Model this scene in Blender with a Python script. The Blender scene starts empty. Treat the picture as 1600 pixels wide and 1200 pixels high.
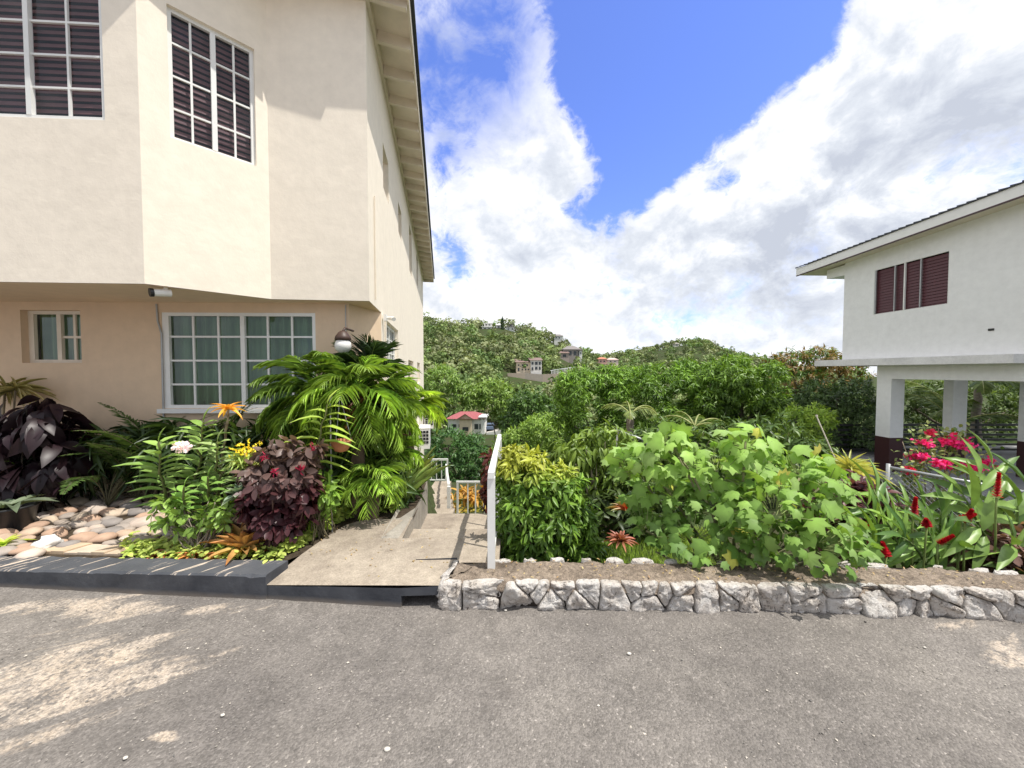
import bpy, math, random
import numpy as np
from mathutils import Vector, noise as mnoise

random.seed(7)
RNG = np.random.default_rng(11)
scene = bpy.context.scene
COL = scene.collection
F, CX, CY = 600.0, 800.0, 600.0
CAMZ = 1.6
PITCH = math.atan(20.0 / 600.0)
CP, SP = math.cos(PITCH), math.sin(PITCH)


# ---------------------------------------------------------------- survey helpers
def ray(px, py):
    u, v = (px - CX) / F, (CY - py) / F
    return np.array([u, CP + v * SP, -SP + v * CP])


def at(px, py, Y):
    d = ray(px, py)
    return d * (Y / d[1]) + np.array([0, 0, CAMZ])


def gnd(px, py, z):
    d = ray(px, py)
    return d * ((z - CAMZ) / d[2]) + np.array([0, 0, CAMZ])


def onplane(px, py, p0, n):
    d = ray(px, py)
    c = np.array([0, 0, CAMZ])
    t = np.dot(np.array(p0) - c, n) / np.dot(d, n)
    return c + d * t


def nrm(v):
    v = np.asarray(v, float)
    return v / (np.linalg.norm(v, axis=-1, keepdims=True) + 1e-12)


# ---------------------------------------------------------------- scene objects
ROOT = {}


def thing(name, label, cat, loc=(0, 0, 0), group=None):
    o = bpy.data.objects.new(name, None)
    o.empty_display_size = 0.1
    COL.objects.link(o)
    o.location = tuple(float(c) for c in loc)
    o['label'] = label
    o['category'] = cat
    if group:
        o['group'] = group
    ROOT[o] = np.array(o.location, float)
    return o


def tag(o, label, cat, group=None, kind=None):
    if label:
        o['label'] = label
    if cat:
        o['category'] = cat
    if group:
        o['group'] = group
    if kind:
        o['kind'] = kind
    return o


def dup(root, loc, label=None, rotz=None, scale=None, group=None):
    r = root.copy()
    COL.objects.link(r)
    r.location = tuple(float(c) for c in loc)
    if rotz is not None:
        r.rotation_euler = (0, 0, rotz)
    if scale is not None:
        r.scale = (scale,) * 3 if np.isscalar(scale) else scale
    if label:
        r['label'] = label
    if group:
        r['group'] = group
    for ch in list(root.children):
        c = ch.copy()
        COL.objects.link(c)
        c.parent = r
        for g in list(ch.children):
            d = g.copy()
            COL.objects.link(d)
            d.parent = c
    return r


class MB:
    """collects vertices, faces and vertex colours, builds ONE mesh object"""

    def __init__(self):
        self.v, self.c, self.f, self.n = [], [], [], 0

    def add(self, v, faces, col=(1, 1, 1)):
        v = np.asarray(v, float).reshape(-1, 3)
        col = np.asarray(col, float)
        if col.ndim == 1:
            col = np.tile(col[None, :3], (len(v), 1))
        self.v.append(v)
        self.c.append(col[:, :3])
        if isinstance(faces, np.ndarray):
            self.f.append(faces.astype(np.int64) + self.n)
        else:
            for f in faces:
                self.f.append(np.asarray([f], np.int64) + self.n)
        self.n += len(v)

    def poly(self, pts, col=(1, 1, 1)):
        self.add(pts, [list(range(len(pts)))], col)

    def box(self, c, s, ax=None, col=(1, 1, 1), taper=1.0):
        c = np.asarray(c, float)
        s = np.asarray(s, float) / 2
        if ax is None:
            ax = np.eye(3)
        ax = np.asarray(ax, float)
        P = []
        for dz in (-1, 1):
            k = taper if dz > 0 else 1.0
            for dx, dy in ((-1, -1), (1, -1), (1, 1), (-1, 1)):
                P.append(c + ax[0] * dx * s[0] * k + ax[1] * dy * s[1] * k + ax[2] * dz * s[2])
        self.add(P, np.array([[3, 2, 1, 0], [4, 5, 6, 7], [0, 1, 5, 4], [1, 2, 6, 5], [2, 3, 7, 6], [3, 0, 4, 7]]), col)

    def tube(self, pts, rad, k=6, col=(1, 1, 1), cap=True):
        pts = np.asarray(pts, float)
        n = len(pts)
        rad = np.full(n, rad) if np.isscalar(rad) else np.asarray(rad, float)
        t = np.gradient(pts, axis=0)
        t = nrm(t)
        ref = np.array([0, 0, 1.0]) if abs(t[0][2]) < 0.9 else np.array([1.0, 0, 0])
        V = []
        x = nrm(np.cross(t[0], ref))
        for i in range(n):
            x = nrm(x - t[i] * np.dot(x, t[i]))
            y = np.cross(t[i], x)
            a = np.arange(k) * 2 * math.pi / k
            V.append(pts[i] + rad[i] * (np.cos(a)[:, None] * x + np.sin(a)[:, None] * y))
        V = np.concatenate(V)
        fs = []
        for i in range(n - 1):
            for j in range(k):
                j2 = (j + 1) % k
                fs.append([i * k + j, i * k + j2, (i + 1) * k + j2, (i + 1) * k + j])
        c = np.asarray(col, float)
        if c.ndim == 2:
            c = np.repeat(c, k, axis=0)
        self.add(V, np.array(fs), c)
        if cap:
            self.f.append(np.array([list(range(k))[::-1]], np.int64) + self.n - len(V))
            self.f.append(np.array([[len(V) - k + j for j in range(k)]], np.int64) + self.n - len(V))

    def lathe(self, c, prof, k=20, col=(1, 1, 1)):
        V = []
        for r, z in prof:
            a = np.arange(k) * 2 * math.pi / k
            V.append(np.stack([c[0] + r * np.cos(a), c[1] + r * np.sin(a), np.full(k, c[2] + z)], 1))
        V = np.concatenate(V)
        fs = []
        for i in range(len(prof) - 1):
            for j in range(k):
                j2 = (j + 1) % k
                fs.append([i * k + j, i * k + j2, (i + 1) * k + j2, (i + 1) * k + j])
        self.add(V, np.array(fs), col)

    def prism(self, pts, z0, z1, col=(1, 1, 1)):
        """pts: ccw xy outline"""
        n = len(pts)
        z0 = np.full(n, z0) if np.isscalar(z0) else z0
        z1 = np.full(n, z1) if np.isscalar(z1) else z1
        P = [(p[0], p[1], z0[i]) for i, p in enumerate(pts)] + [(p[0], p[1], z1[i]) for i, p in enumerate(pts)]
        fs = [list(range(n))[::-1], list(range(n, 2 * n))]
        for i in range(n):
            j = (i + 1) % n
            fs.append([i, j, n + j, n + i])
        self.add(P, fs, col)

    def build(self, name, mat, parent=None, smooth=False, loc=None):
        v = np.concatenate(self.v) if self.v else np.zeros((0, 3))
        c = np.concatenate(self.c) if self.c else np.zeros((0, 3))
        base = np.zeros(3)
        p = parent
        while p is not None:
            base = base + np.array(p.location)
            p = p.parent
        if loc is not None:
            base = base + np.asarray(loc, float)
        me = bpy.data.meshes.new(name)
        flat = np.concatenate([f.ravel() for f in self.f])
        tot = np.concatenate([np.full(len(f), f.shape[1]) for f in self.f])
        start = np.concatenate([[0], np.cumsum(tot)[:-1]])
        me.vertices.add(len(v))
        me.vertices.foreach_set('co', (v - base).astype(np.float32).ravel())
        me.loops.add(len(flat))
        me.loops.foreach_set('vertex_index', flat.astype(np.int32))
        me.polygons.add(len(tot))
        me.polygons.foreach_set('loop_start', start.astype(np.int32))
        me.polygons.foreach_set('loop_total', tot.astype(np.int32))
        sm_ = smooth or mat.name.endswith('leaf') or mat.name == 'petal'
        me.polygons.foreach_set('use_smooth', np.full(len(tot), sm_, bool))
        a = me.attributes.new('Col', 'FLOAT_COLOR', 'POINT')
        rgba = np.concatenate([c, np.ones((len(c), 1))], 1).astype(np.float32)
        a.data.foreach_set('color', rgba.ravel())
        me.update(calc_edges=True)
        me.materials.append(mat)
        o = bpy.data.objects.new(name, me)
        COL.objects.link(o)
        if parent is not None:
            o.parent = parent
        if loc is not None:
            o.location = tuple(float(q) for q in loc)
        return o


# ---------------------------------------------------------------- materials
class NT:
    def __init__(self, name):
        self.m = bpy.data.materials.new(name)
        self.m.use_nodes = True
        self.t = self.m.node_tree
        self.t.nodes.clear()
        self.out = self.t.nodes.new('ShaderNodeOutputMaterial')

    def n(self, typ, **kw):
        nd = self.t.nodes.new(typ)
        for k, v in kw.items():
            if k.startswith('_'):
                setattr(nd, k[1:], v)
            else:
                nd.inputs[k].default_value = v
        return nd

    def l(self, a, b):
        self.t.links.new(a, b)

    def coord(self):
        return self.n('ShaderNodeNewGeometry').outputs['Position']

    def noise(self, scale, detail=4, rough=0.55, vec=None, dist=0.0):
        nd = self.n('ShaderNodeTexNoise', Scale=scale, Detail=detail, Roughness=rough, Distortion=dist)
        self.l(vec if vec is not None else self.coord(), nd.inputs['Vector'])
        return nd.outputs['Fac']

    def ramp(self, fac, stops):
        r = self.n('ShaderNodeValToRGB')
        e = r.color_ramp.elements
        while len(e) < len(stops):
            e.new(0.5)
        for el, (p, c) in zip(e, stops):
            el.position = p
            el.color = (c, c, c, 1) if np.isscalar(c) else (*c, 1)
        self.l(fac, r.inputs['Fac'])
        return r.outputs['Color']

    def mix(self, fac, a, b, blend='MIX'):
        m = self.n('ShaderNodeMix', _data_type='RGBA', _blend_type=blend)
        for i, x in ((0, fac), (6, a), (7, b)):
            if isinstance(x, (int, float)):
                m.inputs[i].default_value = x
            elif isinstance(x, (tuple, list)):
                m.inputs[i].default_value = (*x, 1)
            else:
                self.l(x, m.inputs[i])
        return m.outputs[2]

    def math(self, op, a, b=0.0, clamp=False):
        m = self.n('ShaderNodeMath', _operation=op, _use_clamp=clamp)
        for i, x in enumerate((a, b)):
            if isinstance(x, (int, float)):
                m.inputs[i].default_value = x
            else:
                self.l(x, m.inputs[i])
        return m.outputs[0]

    def bump(self, h, strength=0.3, dist=0.01, prev=None):
        b = self.n('ShaderNodeBump', Strength=strength, Distance=dist)
        self.l(h, b.inputs['Height'])
        if prev is not None:
            self.l(prev, b.inputs['Normal'])
        return b.outputs['Normal']

    def principled(self, color, rough=0.7, normal=None, metal=0.0, spec=0.5):
        p = self.n('ShaderNodeBsdfPrincipled', Metallic=metal)
        p.inputs['Specular IOR Level'].default_value = spec
        if isinstance(color, (tuple, list)):
            p.inputs['Base Color'].default_value = (*color, 1)
        else:
            self.l(color, p.inputs['Base Color'])
        if isinstance(rough, (int, float)):
            p.inputs['Roughness'].default_value = rough
        else:
            self.l(rough, p.inputs['Roughness'])
        if normal is not None:
            self.l(normal, p.inputs['Normal'])
        return p

    def done(self, sh):
        self.l(sh.outputs[0] if hasattr(sh, 'outputs') else sh, self.out.inputs['Surface'])
        return self.m


def m_leaf(name, trans=0.3, rough=0.42, spec=0.4, vary=0.25, tint=(1.15, 1.1, 0.55), gain=1.7):
    k = NT(name)
    a = k.n('ShaderNodeAttribute', _attribute_name='Col').outputs['Color']
    nz = k.noise(9.0, 2)
    f = k.ramp(nz, [(0.3, (1 - vary) * gain), (0.7, (1 + vary) * gain)])
    c = k.mix(1.0, a, f, 'MULTIPLY')
    p = k.principled(c, rough, spec=spec)
    t = k.n('ShaderNodeBsdfTranslucent')
    k.l(k.mix(1.0, c, tint, 'MULTIPLY'), t.inputs['Color'])
    mx = k.n('ShaderNodeMixShader', Fac=trans)
    k.l(p.outputs[0], mx.inputs[1])
    k.l(t.outputs[0], mx.inputs[2])
    return k.done(mx)


def m_col(name, rough=0.7, scale=12, vary=0.2, bump=0.3, bdist=0.01, spec=0.4):
    """vertex colour x noise"""
    k = NT(name)
    a = k.n('ShaderNodeAttribute', _attribute_name='Col').outputs['Color']
    nz = k.noise(scale, 5)
    c = k.mix(1.0, a, k.ramp(nz, [(0.25, 1 - vary), (0.75, 1 + vary)]), 'MULTIPLY')
    return k.done(k.principled(c, rough, k.bump(nz, bump, bdist), spec=spec))


def m_paint(name, col, rough=0.5, dirt=0.12, scale=6, bump=0.1, metal=0.0):
    k = NT(name)
    nz = k.noise(scale, 6, 0.6)
    c = k.mix(k.math('MULTIPLY', k.ramp(nz, [(0.45, 0.0), (0.75, 1.0)]), dirt), col, tuple(x * 0.35 for x in col))
    return k.done(k.principled(c, rough, k.bump(k.noise(scale * 8, 3), bump, 0.003), metal=metal))


def m_plaster(name, col, stain=(0.45, 0.38, 0.3), amt=0.22, bump=0.5):
    k = NT(name)
    pos = k.coord()
    big = k.noise(0.9, 5, 0.6, pos)
    mid = k.noise(7.0, 6, 0.62, pos)
    fine = k.noise(60.0, 4, 0.6, pos)
    mp = k.n('ShaderNodeMapping')
    mp.inputs['Scale'].default_value = (9, 9, 0.7)
    k.l(pos, mp.inputs['Vector'])
    streak = k.noise(1.0, 5, 0.6, mp.outputs[0])
    c = k.mix(k.math('MULTIPLY', k.ramp(big, [(0.4, 0.0), (0.75, 1.0)]), amt), col, stain)
    c = k.mix(k.math('MULTIPLY', k.ramp(streak, [(0.55, 0.0), (0.8, 1.0)]), amt * 0.8), c, stain)
    c = k.mix(1.0, c, k.ramp(mid, [(0.3, 0.94), (0.7, 1.03)]), 'MULTIPLY')
    vo = k.n('ShaderNodeTexVoronoi', Scale=5.0, _feature='DISTANCE_TO_EDGE')
    k.l(k.mix(0.35, pos, k.n('ShaderNodeTexNoise', Scale=4.0, Detail=3.0).outputs['Color']), vo.inputs['Vector'])
    trowel = k.ramp(vo.outputs['Distance'], [(0.0, 0.0), (0.12, 1.0)])
    b1 = k.bump(mid, bump, 0.012)
    b2 = k.bump(trowel, bump * 0.12, 0.004, b1)
    b3 = k.bump(fine, bump * 0.6, 0.0025, b2)
    return k.done(k.principled(c, 0.85, b3, spec=0.2))


def m_concrete(name, col, dark, scale=3.0, bump=0.5):
    k = NT(name)
    pos = k.coord()
    a = k.noise(scale, 8, 0.65, pos)
    b = k.noise(scale * 9, 6, 0.7, pos)
    f = k.noise(scale * 50, 3, 0.6, pos)
    c = k.mix(k.ramp(a, [(0.35, 0.0), (0.68, 1.0)]), col, dark)
    c = k.mix(1.0, c, k.ramp(b, [(0.3, 1 - .28 * bump * 1.4), (0.7, 1 + .22 * bump * 1.4)]), 'MULTIPLY')
    c = k.mix(1.0, c, k.ramp(f, [(0.35, 1 - .25 * bump * 1.4), (0.65, 1 + .2 * bump * 1.4)]), 'MULTIPLY')
    nb = k.bump(f, bump, 0.004, k.bump(b, bump, 0.01))
    return k.done(k.principled(c, 0.9, nb, spec=0.25))


def m_glass(name, tint=(0.9, 0.95, 0.93), refl=1.0):
    k = NT(name)
    fr = k.n('ShaderNodeFresnel', IOR=1.6)
    w = k.noise(1.7, 2)
    nb = k.bump(w, 0.05, 0.02)
    k.l(nb, fr.inputs['Normal'])
    tr = k.n('ShaderNodeBsdfTransparent')
    tr.inputs['Color'].default_value = (*tint, 1)
    gl = k.n('ShaderNodeBsdfGlossy', Roughness=0.02)
    gl.inputs['Color'].default_value = (0.9, 0.95, 1.0, 1)
    k.l(nb, gl.inputs['Normal'])
    mx = k.n('ShaderNodeMixShader')
    k.l(k.math('MULTIPLY', fr.outputs[0], refl, True), mx.inputs[0])
    k.l(tr.outputs[0], mx.inputs[1])
    k.l(gl.outputs[0], mx.inputs[2])
    return k.done(mx)


# ---------------------------------------------------------------- leaf kit
def T_leaf(rows, fold=0.15, curl=0.15, bend=2.0):
    """rows: list of (t, halfwidth as share of width/2); returns verts (x in widths, y,z in lengths) + faces"""
    V, Fc = [], []
    for i, (t, w) in enumerate(rows):
        z = -curl * t ** bend
        V += [(-w / 2, t, z + fold * w * 0.12), (0, t, z), (w / 2, t, z + fold * w * 0.12)]
        if i:
            a = (i - 1) * 3
            b = i * 3
            Fc += [[a, a + 1, b + 1, b], [a + 1, a + 2, b + 2, b + 1]]
    return np.array(V, float), np.array(Fc)


def T_diamond(droop=0.12, fold=0.06):
    return np.array([(0, 0, 0), (0.5, 0.42, fold - droop * 0.2), (0, 1, -droop), (-0.5, 0.42, fold - droop * 0.2)], float), np.array([[0, 1, 2, 3]])


def T_fold(droop=0.2, fold=0.08):
    V = [(0, 0, 0), (-0.5, 0.4, fold - droop * .16), (0, 0.42, -droop * .16), (0.5, 0.4, fold - droop * .16), (0, 1, -droop)]
    return np.array(V, float), np.array([[0, 2, 1, 1], [0, 3, 2, 2], [1, 2, 4, 4], [2, 3, 4, 4]])[:, :3]


T_TREE = T_fold(0.22, 0.07)
T_OVAL = T_leaf([(0, 0.08), (0.22, 0.75), (0.5, 1.0), (0.78, 0.7), (1, 0.02)], 0.5, 0.25)
T_LANCE = T_leaf([(0, 0.15), (0.2, 0.75), (0.45, 1.0), (0.75, 0.65), (1, 0.02)], 0.6, 0.3)
T_DROOP = T_leaf([(0, 0.15), (0.2, 0.8), (0.45, 1.0), (0.75, 0.7), (1, 0.02)], 0.5, 0.6)
T_BLADE = T_leaf([(0, 0.7), (0.25, 0.95), (0.5, 1.0), (0.75, 0.75), (0.92, 0.35), (1, 0.02)], 1.0, 0.28)
T_STRAP = T_leaf([(0, 0.8), (0.2, 1), (0.4, 1.0), (0.6, 0.9), (0.8, 0.65), (1, 0.02)], 1.0, 0.6)
T_FLAT = T_diamond(0.1, 0.03)


def T_lobed(cup=0.28, roll=0.0):
    V = [(0, 0, 0)]
    lob = [(-158, .40), (-135, .40), (-92, .68), (-68, .52), (-44, .84), (-22, .64), (0, 1.0), (22, .64), (44, .84), (68, .52), (92, .68), (135, .40), (158, .40)]
    for a, r in lob:
        a = math.radians(a)
        x, y = math.sin(a) * r, math.cos(a) * r
        V.append((x * 1.0, y, -cup * r * r - roll * abs(x) + (0.05 if r > .5 else 0.0)))
    V = np.array(V, float)
    V[:, 1] += 0.05
    fs = [[0, i + 1, i] for i in range(1, len(lob))]
    fs.append([0, 1, len(lob)])
    return V, np.array(fs)


T_LOBED = T_lobed()
T_NARROW = T_leaf([(0, 0.4), (0.35, 1.0), (0.7, 0.75), (1, 0.02)], 1.2, 0.42)


def place(mb, T, pos, d, up, w, ln, col):
    TV, TF = T
    pos = np.asarray(pos, float).reshape(-1, 3)
    n = len(pos)
    if n == 0:
        return
    y = nrm(np.broadcast_to(np.asarray(d, float), (n, 3)))
    up = np.broadcast_to(np.asarray(up, float), (n, 3))
    x = np.cross(y, up)
    bad = np.linalg.norm(x, axis=1) < 1e-4
    x[bad] = np.cross(y[bad], np.array([0.3, 0.9, 0.2]))
    x = nrm(x)
    z = np.cross(x, y)
    w = np.broadcast_to(np.asarray(w, float), (n,))
    ln = np.broadcast_to(np.asarray(ln, float), (n,))
    V = (pos[:, None, :] + x[:, None, :] * (TV[None, :, 0:1] * w[:, None, None]) + y[:, None, :] * (TV[None, :, 1:2] * ln[:, None, None])
         + z[:, None, :] * (TV[None, :, 2:3] * ln[:, None, None]))
    k = len(TV)
    Fc = (TF[None] + (np.arange(n) * k)[:, None, None]).reshape(-1, TF.shape[1])
    col = np.asarray(col, float)
    if col.ndim == 1:
        col = np.tile(col, (n, 1))
    if col.ndim == 2:
        col = np.repeat(col, k, axis=0)
    mb.add(V.reshape(-1, 3), Fc, col.reshape(-1, 3))


def jcol(base, n, amt=0.2, hue=0.08, rng=RNG):
    c = np.tile(np.asarray(base, float), (n, 1))
    c *= 1 + amt * (rng.random((n, 1)) * 2 - 1)
    c *= 1 + hue * (rng.random((n, 3)) * 2 - 1)
    return c


def rdir(n, rng=RNG):
    return nrm(rng.normal(size=(n, 3)))


def mixcol(a, b, t):
    a, b = np.asarray(a, float), np.asarray(b, float)
    t = np.asarray(t, float)[:, None]
    return a * (1 - t) + b * t


def rosettes(mb, centers, outs, nl, ln, w, col0, col1, T=None, rng=RNG, open_=0.75, droop=0.25, jit=0.25):
    """a rosette of leaves at each twig end"""
    n = len(centers)
    C = np.repeat(centers, nl, axis=0)
    O = np.repeat(nrm(outs), nl, axis=0)
    R = rdir(n * nl, rng)
    d = nrm(O * (1 - open_) + R * open_ + np.array([0, 0, -droop]))
    up = nrm(O + 0.4 * rng.normal(size=O.shape) + np.array([0, 0, 0.7]))
    L = ln * (1 + jit * (rng.random(n * nl) * 2 - 1))
    t = np.clip(rng.random(n * nl) * 0.55 + np.repeat(rng.random(n), nl) * 0.45, 0, 1)
    c = mixcol(col0, col1, t) * (1 + 0.12 * (rng.random((n * nl, 1)) * 2 - 1))
    place(mb, T or T_TREE, C + R * ln * 0.12, d, up, w * L / ln, L, c)


def crown_points(lumps, n, rng=RNG, surf=0.28, low=-0.55):
    """points near the skin of a union of ellipsoid lumps + outward normals"""
    vol = np.array([r[0] * r[1] + r[1] * r[2] + r[0] * r[2] for _, r in lumps])
    pick = rng.choice(len(lumps), n * 3, p=vol / vol.sum())
    Cn = np.array([c for c, _ in lumps])[pick]
    R = np.array([r for _, r in lumps])[pick]
    d = rdir(n * 3, rng)
    keep = d[:, 2] > low
    d, Cn, R = d[keep], Cn[keep], R[keep]
    rad = 1 - surf * rng.random(len(d)) ** 1.3 + 0.06 * rng.normal(size=len(d))
    P = Cn + d * R * rad[:, None]
    # drop the points deep inside another lump
    deep = np.zeros(len(P), bool)
    for c, r in lumps:
        q = np.linalg.norm((P - np.array(c)) / np.array(r), axis=1)
        deep |= q < 0.68
    P, d, R = P[~deep][:n], d[~deep][:n], R[~deep][:n]
    return P, nrm(d / R)


def limb(a, b, sag=0.1, n=6, rng=RNG):
    a, b = np.asarray(a, float), np.asarray(b, float)
    t = np.linspace(0, 1, n)[:, None]
    L = np.linalg.norm(b - a)
    off = rng.normal(size=3) * sag * L
    return a + (b - a) * t + off * (t * (1 - t)) + rng.normal(size=(n, 3)) * 0.012 * L * (t * (1 - t) * 4)


def frond(mb, base, head, pitch, L, droop, nl, lf, w, col, col2=None, ang=50, lift=0.1, rach=0.01, rcol=None, rng=RNG, T=None, s0=0.12, twist=0.0, prof=None, hang=0.0):
    """feather leaf: rachis curving down from pitch (deg), leaflets both sides"""
    n = 24
    s = np.linspace(0, 1, n)
    ph = np.radians(pitch) - np.radians(droop) * s ** 1.2
    hd = np.array([math.cos(head), math.sin(head), 0])
    tang = np.cos(ph)[:, None] * hd + np.sin(ph)[:, None] * np.array([0, 0, 1.0])
    P = np.asarray(base, float) + np.concatenate([[np.zeros(3)], np.cumsum(tang[:-1] * L / (n - 1), axis=0)])
    col = np.asarray(col, float)
    col2 = col if col2 is None else np.asarray(col2, float)
    mb.tube(P, np.linspace(rach, rach * 0.25, n), 4, rcol if rcol is not None else col * 1.1, cap=False)
    sl = np.linspace(s0, 0.985, nl)
    side = np.array([-hd[1], hd[0], 0])
    for sg in (-1, 1):
        ss = sl + rng.normal(size=nl) * 0.004
        p = np.stack([np.interp(ss, s, P[:, i]) for i in range(3)], 1)
        t = nrm(np.stack([np.interp(ss, s, tang[:, i]) for i in range(3)], 1))
        up = nrm(np.cross(side, t)) * -1
        up = np.where(up[:, 2:3] < 0, -up, up)
        a = np.radians(ang * (1 - 0.35 * ss) + rng.normal(size=nl) * 5)
        sd = nrm(side * sg + up * (lift + twist * sg) + np.array([0, 0, -hang]))
        d = nrm(np.cos(a)[:, None] * t + np.sin(a)[:, None] * sd + 0.05 * rng.normal(size=(nl, 3)))
        x = (ss - s0) / (1 - s0)
        pr = (np.clip(np.sin(np.pi * np.clip(x, 0, 1) ** 0.75), 0, 1) * 0.85 + 0.15) if prof is None else prof(x)
        LL = lf * pr * (1 + 0.12 * rng.normal(size=nl))
        c = mixcol(col, col2, np.clip(ss + 0.25 * rng.normal(size=nl), 0, 1)) * (1 + 0.15 * (rng.random((nl, 1)) * 2 - 1))
        place(mb, T or T_FLAT, p, d, up, w, LL, c)
    return P
# ================================================================ camera, sky, sun
cam_d = bpy.data.cameras.new('camera')
cam = bpy.data.objects.new('camera', cam_d)
COL.objects.link(cam)
cam.location = (0, 0, CAMZ)
cam.rotation_euler = (math.pi / 2 - PITCH, 0, 0)
cam_d.sensor_width = 36
cam_d.lens = 36 * F / 1600
cam_d.clip_start = 0.05
cam_d.clip_end = 9000
scene.camera = cam

SUN_EL = math.radians(66)
SUN_AZ = math.radians(113)          # clockwise from +Y
L = np.array([math.sin(SUN_AZ) * math.cos(SUN_EL), math.cos(SUN_AZ) * math.cos(SUN_EL), math.sin(SUN_EL)])
sd = bpy.data.lights.new('sun', 'SUN')
sd.energy = 5.0
sd.angle = math.radians(0.53)
sd.color = (1.0, 0.955, 0.88)
so = bpy.data.objects.new('sun', sd)
COL.objects.link(so)
so.rotation_euler = Vector(tuple(L)).to_track_quat('Z', 'Y').to_euler()
so.location = (8, -3, 20)

world = bpy.data.worlds.new('World')
scene.world = world
world.use_nodes = True
wt = world.node_tree
wt.nodes.clear()


def wn(typ, **kw):
    nd = wt.nodes.new(typ)
    for k, v in kw.items():
        if k.startswith('_'):
            setattr(nd, k[1:], v)
        else:
            nd.inputs[k].default_value = v
    return nd


def wm(op, a, b=0.0, clamp=False):
    m = wn('ShaderNodeMath', _operation=op, _use_clamp=clamp)
    for i, x in enumerate((a, b)):
        if isinstance(x, (int, float)):
            m.inputs[i].default_value = x
        else:
            wt.links.new(x, m.inputs[i])
    return m.outputs[0]


def wmix(f, a, b, blend='MIX'):
    m = wn('ShaderNodeMix', _data_type='RGBA', _blend_type=blend)
    for i, x in ((0, f), (6, a), (7, b)):
        if isinstance(x, (int, float)):
            m.inputs[i].default_value = x
        elif isinstance(x, tuple):
            m.inputs[i].default_value = (*x, 1)
        else:
            wt.links.new(x, m.inputs[i])
    return m.outputs[2]


def wramp(f, stops):
    r = wn('ShaderNodeValToRGB')
    e = r.color_ramp.elements
    while len(e) < len(stops):
        e.new(0.5)
    for el, (p, c) in zip(e, stops):
        el.position = p
        el.color = (c, c, c, 1) if np.isscalar(c) else (*c, 1)
    wt.links.new(f, r.inputs['Fac'])
    return r.outputs['Color']


DIR = wn('ShaderNodeTexCoord').outputs['Generated']


def blobs(lst):
    """sum of soft round patches on the sky sphere, each given by a direction and an angular radius"""
    tot = None
    for px, py, rad, w in lst:
        d = nrm(ray(px, py))
        cos2 = d[1] ** 2
        k = 1.0 / (2 * (rad / F * (cos2 ** 0.75)) ** 2) * 2
        vm = wn('ShaderNodeVectorMath', _operation='DOT_PRODUCT')
        wt.links.new(DIR, vm.inputs[0])
        vm.inputs[1].default_value = tuple(d)
        g = wm('MULTIPLY', wm('EXPONENT', wm('MULTIPLY', wm('SUBTRACT', vm.outputs['Value'], 1.0), k)), w)
        tot = g if tot is None else wm('ADD', tot, g)
    return tot


def sky_noise(scale, detail, rough, off=(0, 0, 0), stretch=(1, 1, 1.25), dist=0.0):
    mp = wn('ShaderNodeMapping')
    mp.inputs['Location'].default_value = off
    mp.inputs['Scale'].default_value = stretch
    wt.links.new(DIR, mp.inputs['Vector'])
    nz = wn('ShaderNodeTexNoise', Scale=scale, Detail=detail, Roughness=rough, Distortion=dist)
    wt.links.new(mp.outputs[0], nz.inputs['Vector'])
    return nz.outputs['Fac']


sky = wn('ShaderNodeTexSky', _sky_type='NISHITA', _sun_disc=False)
sky.sun_elevation = SUN_EL
sky.sun_rotation = SUN_AZ
sky.altitude = 100
sky.air_density = 1.0
sky.dust_density = 0.4
sky.ozone_density = 2.0
blue = wmix(1.0, sky.outputs['Color'], (1.40, 1.50, 2.40), 'MULTIPLY')

# blue openings in a broken cumulus sky, and thin places
gap = blobs([(965, 20, 75, 1.3), (1060, 60, 110, 1.3), (1050, 160, 85, 1.2), (1130, 40, 70, 0.9), (980, 190, 55, 1.0), (1010, 245, 42, 0.8),
             (915, 110, 45, 0.75), (915, 325, 30, 0.75), (960, 320, 24, 0.5), (712, 402, 30, 0.75), (1130, 290, 22, 0.5), (1180, 555, 60, 0.25),
             (690, 30, 60, 0.36), (690, 150, 70, 0.36), (770, 120, 55, 0.28), (770, 25, 50, 0.26), (710, 260, 50, 0.30), (1270, 10, 70, 0.75), (1200, 80, 60, 0.6),
             (990, 300, 45, 0.45), (880, 20, 30, 0.3)])
puff = blobs([(800, 320, 75, 0.35), (930, 285, 38, 0.45), (1100, 300, 60, 0.35), (1290, 170, 90, 0.3), (1400, 60, 90, 0.3), (840, 190, 45, 0.22),
              (850, 50, 40, 0.3), (760, 90, 60, 0.15), (830, 130, 50, .2), (1040, 330, 40, 0.3), (1200, 220, 60, 0.2), (1008, 236, 15, 0.75), (925, 205, 24, 0.35), (1085, 215, 26, 0.35), (1120, 120, 30, 0.25), (985, 165, 16, 0.4)])
nA = sky_noise(3.2, 12, 0.60, (3.1, 1.7, 0.4), dist=0.25)
nB = sky_noise(9.0, 10, 0.62, (0.3, 4.2, 2.0), dist=0.4)
nC = sky_noise(26.0, 8, 0.65, (2.3, 0.2, 6.0), dist=0.6)
nmixd = wm('ADD', wm('MULTIPLY', wm('SUBTRACT', nA, 0.5), 1.35), wm('ADD', wm('MULTIPLY', wm('SUBTRACT', nB, 0.5), 1.65), wm('MULTIPLY', wm('SUBTRACT', nC, 0.5), 0.9)))
field = wm('ADD', wm('ADD', wm('SUBTRACT', 0.66, gap), puff), nmixd)
cover = wramp(field, [(0.0, 0.0), (0.12, 0.12), (0.24, 0.45), (0.42, 0.88), (0.62, 1.0)])
veil = blobs([(715, 70, 90, 0.62), (690, 190, 50, 0.45), (800, 40, 60, 0.5), (790, 150, 45, 0.3)])
veil = wm('MULTIPLY', veil, wm('MULTIPLY', wm('SUBTRACT', 1.02, nB), 1.9), True)
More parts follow.
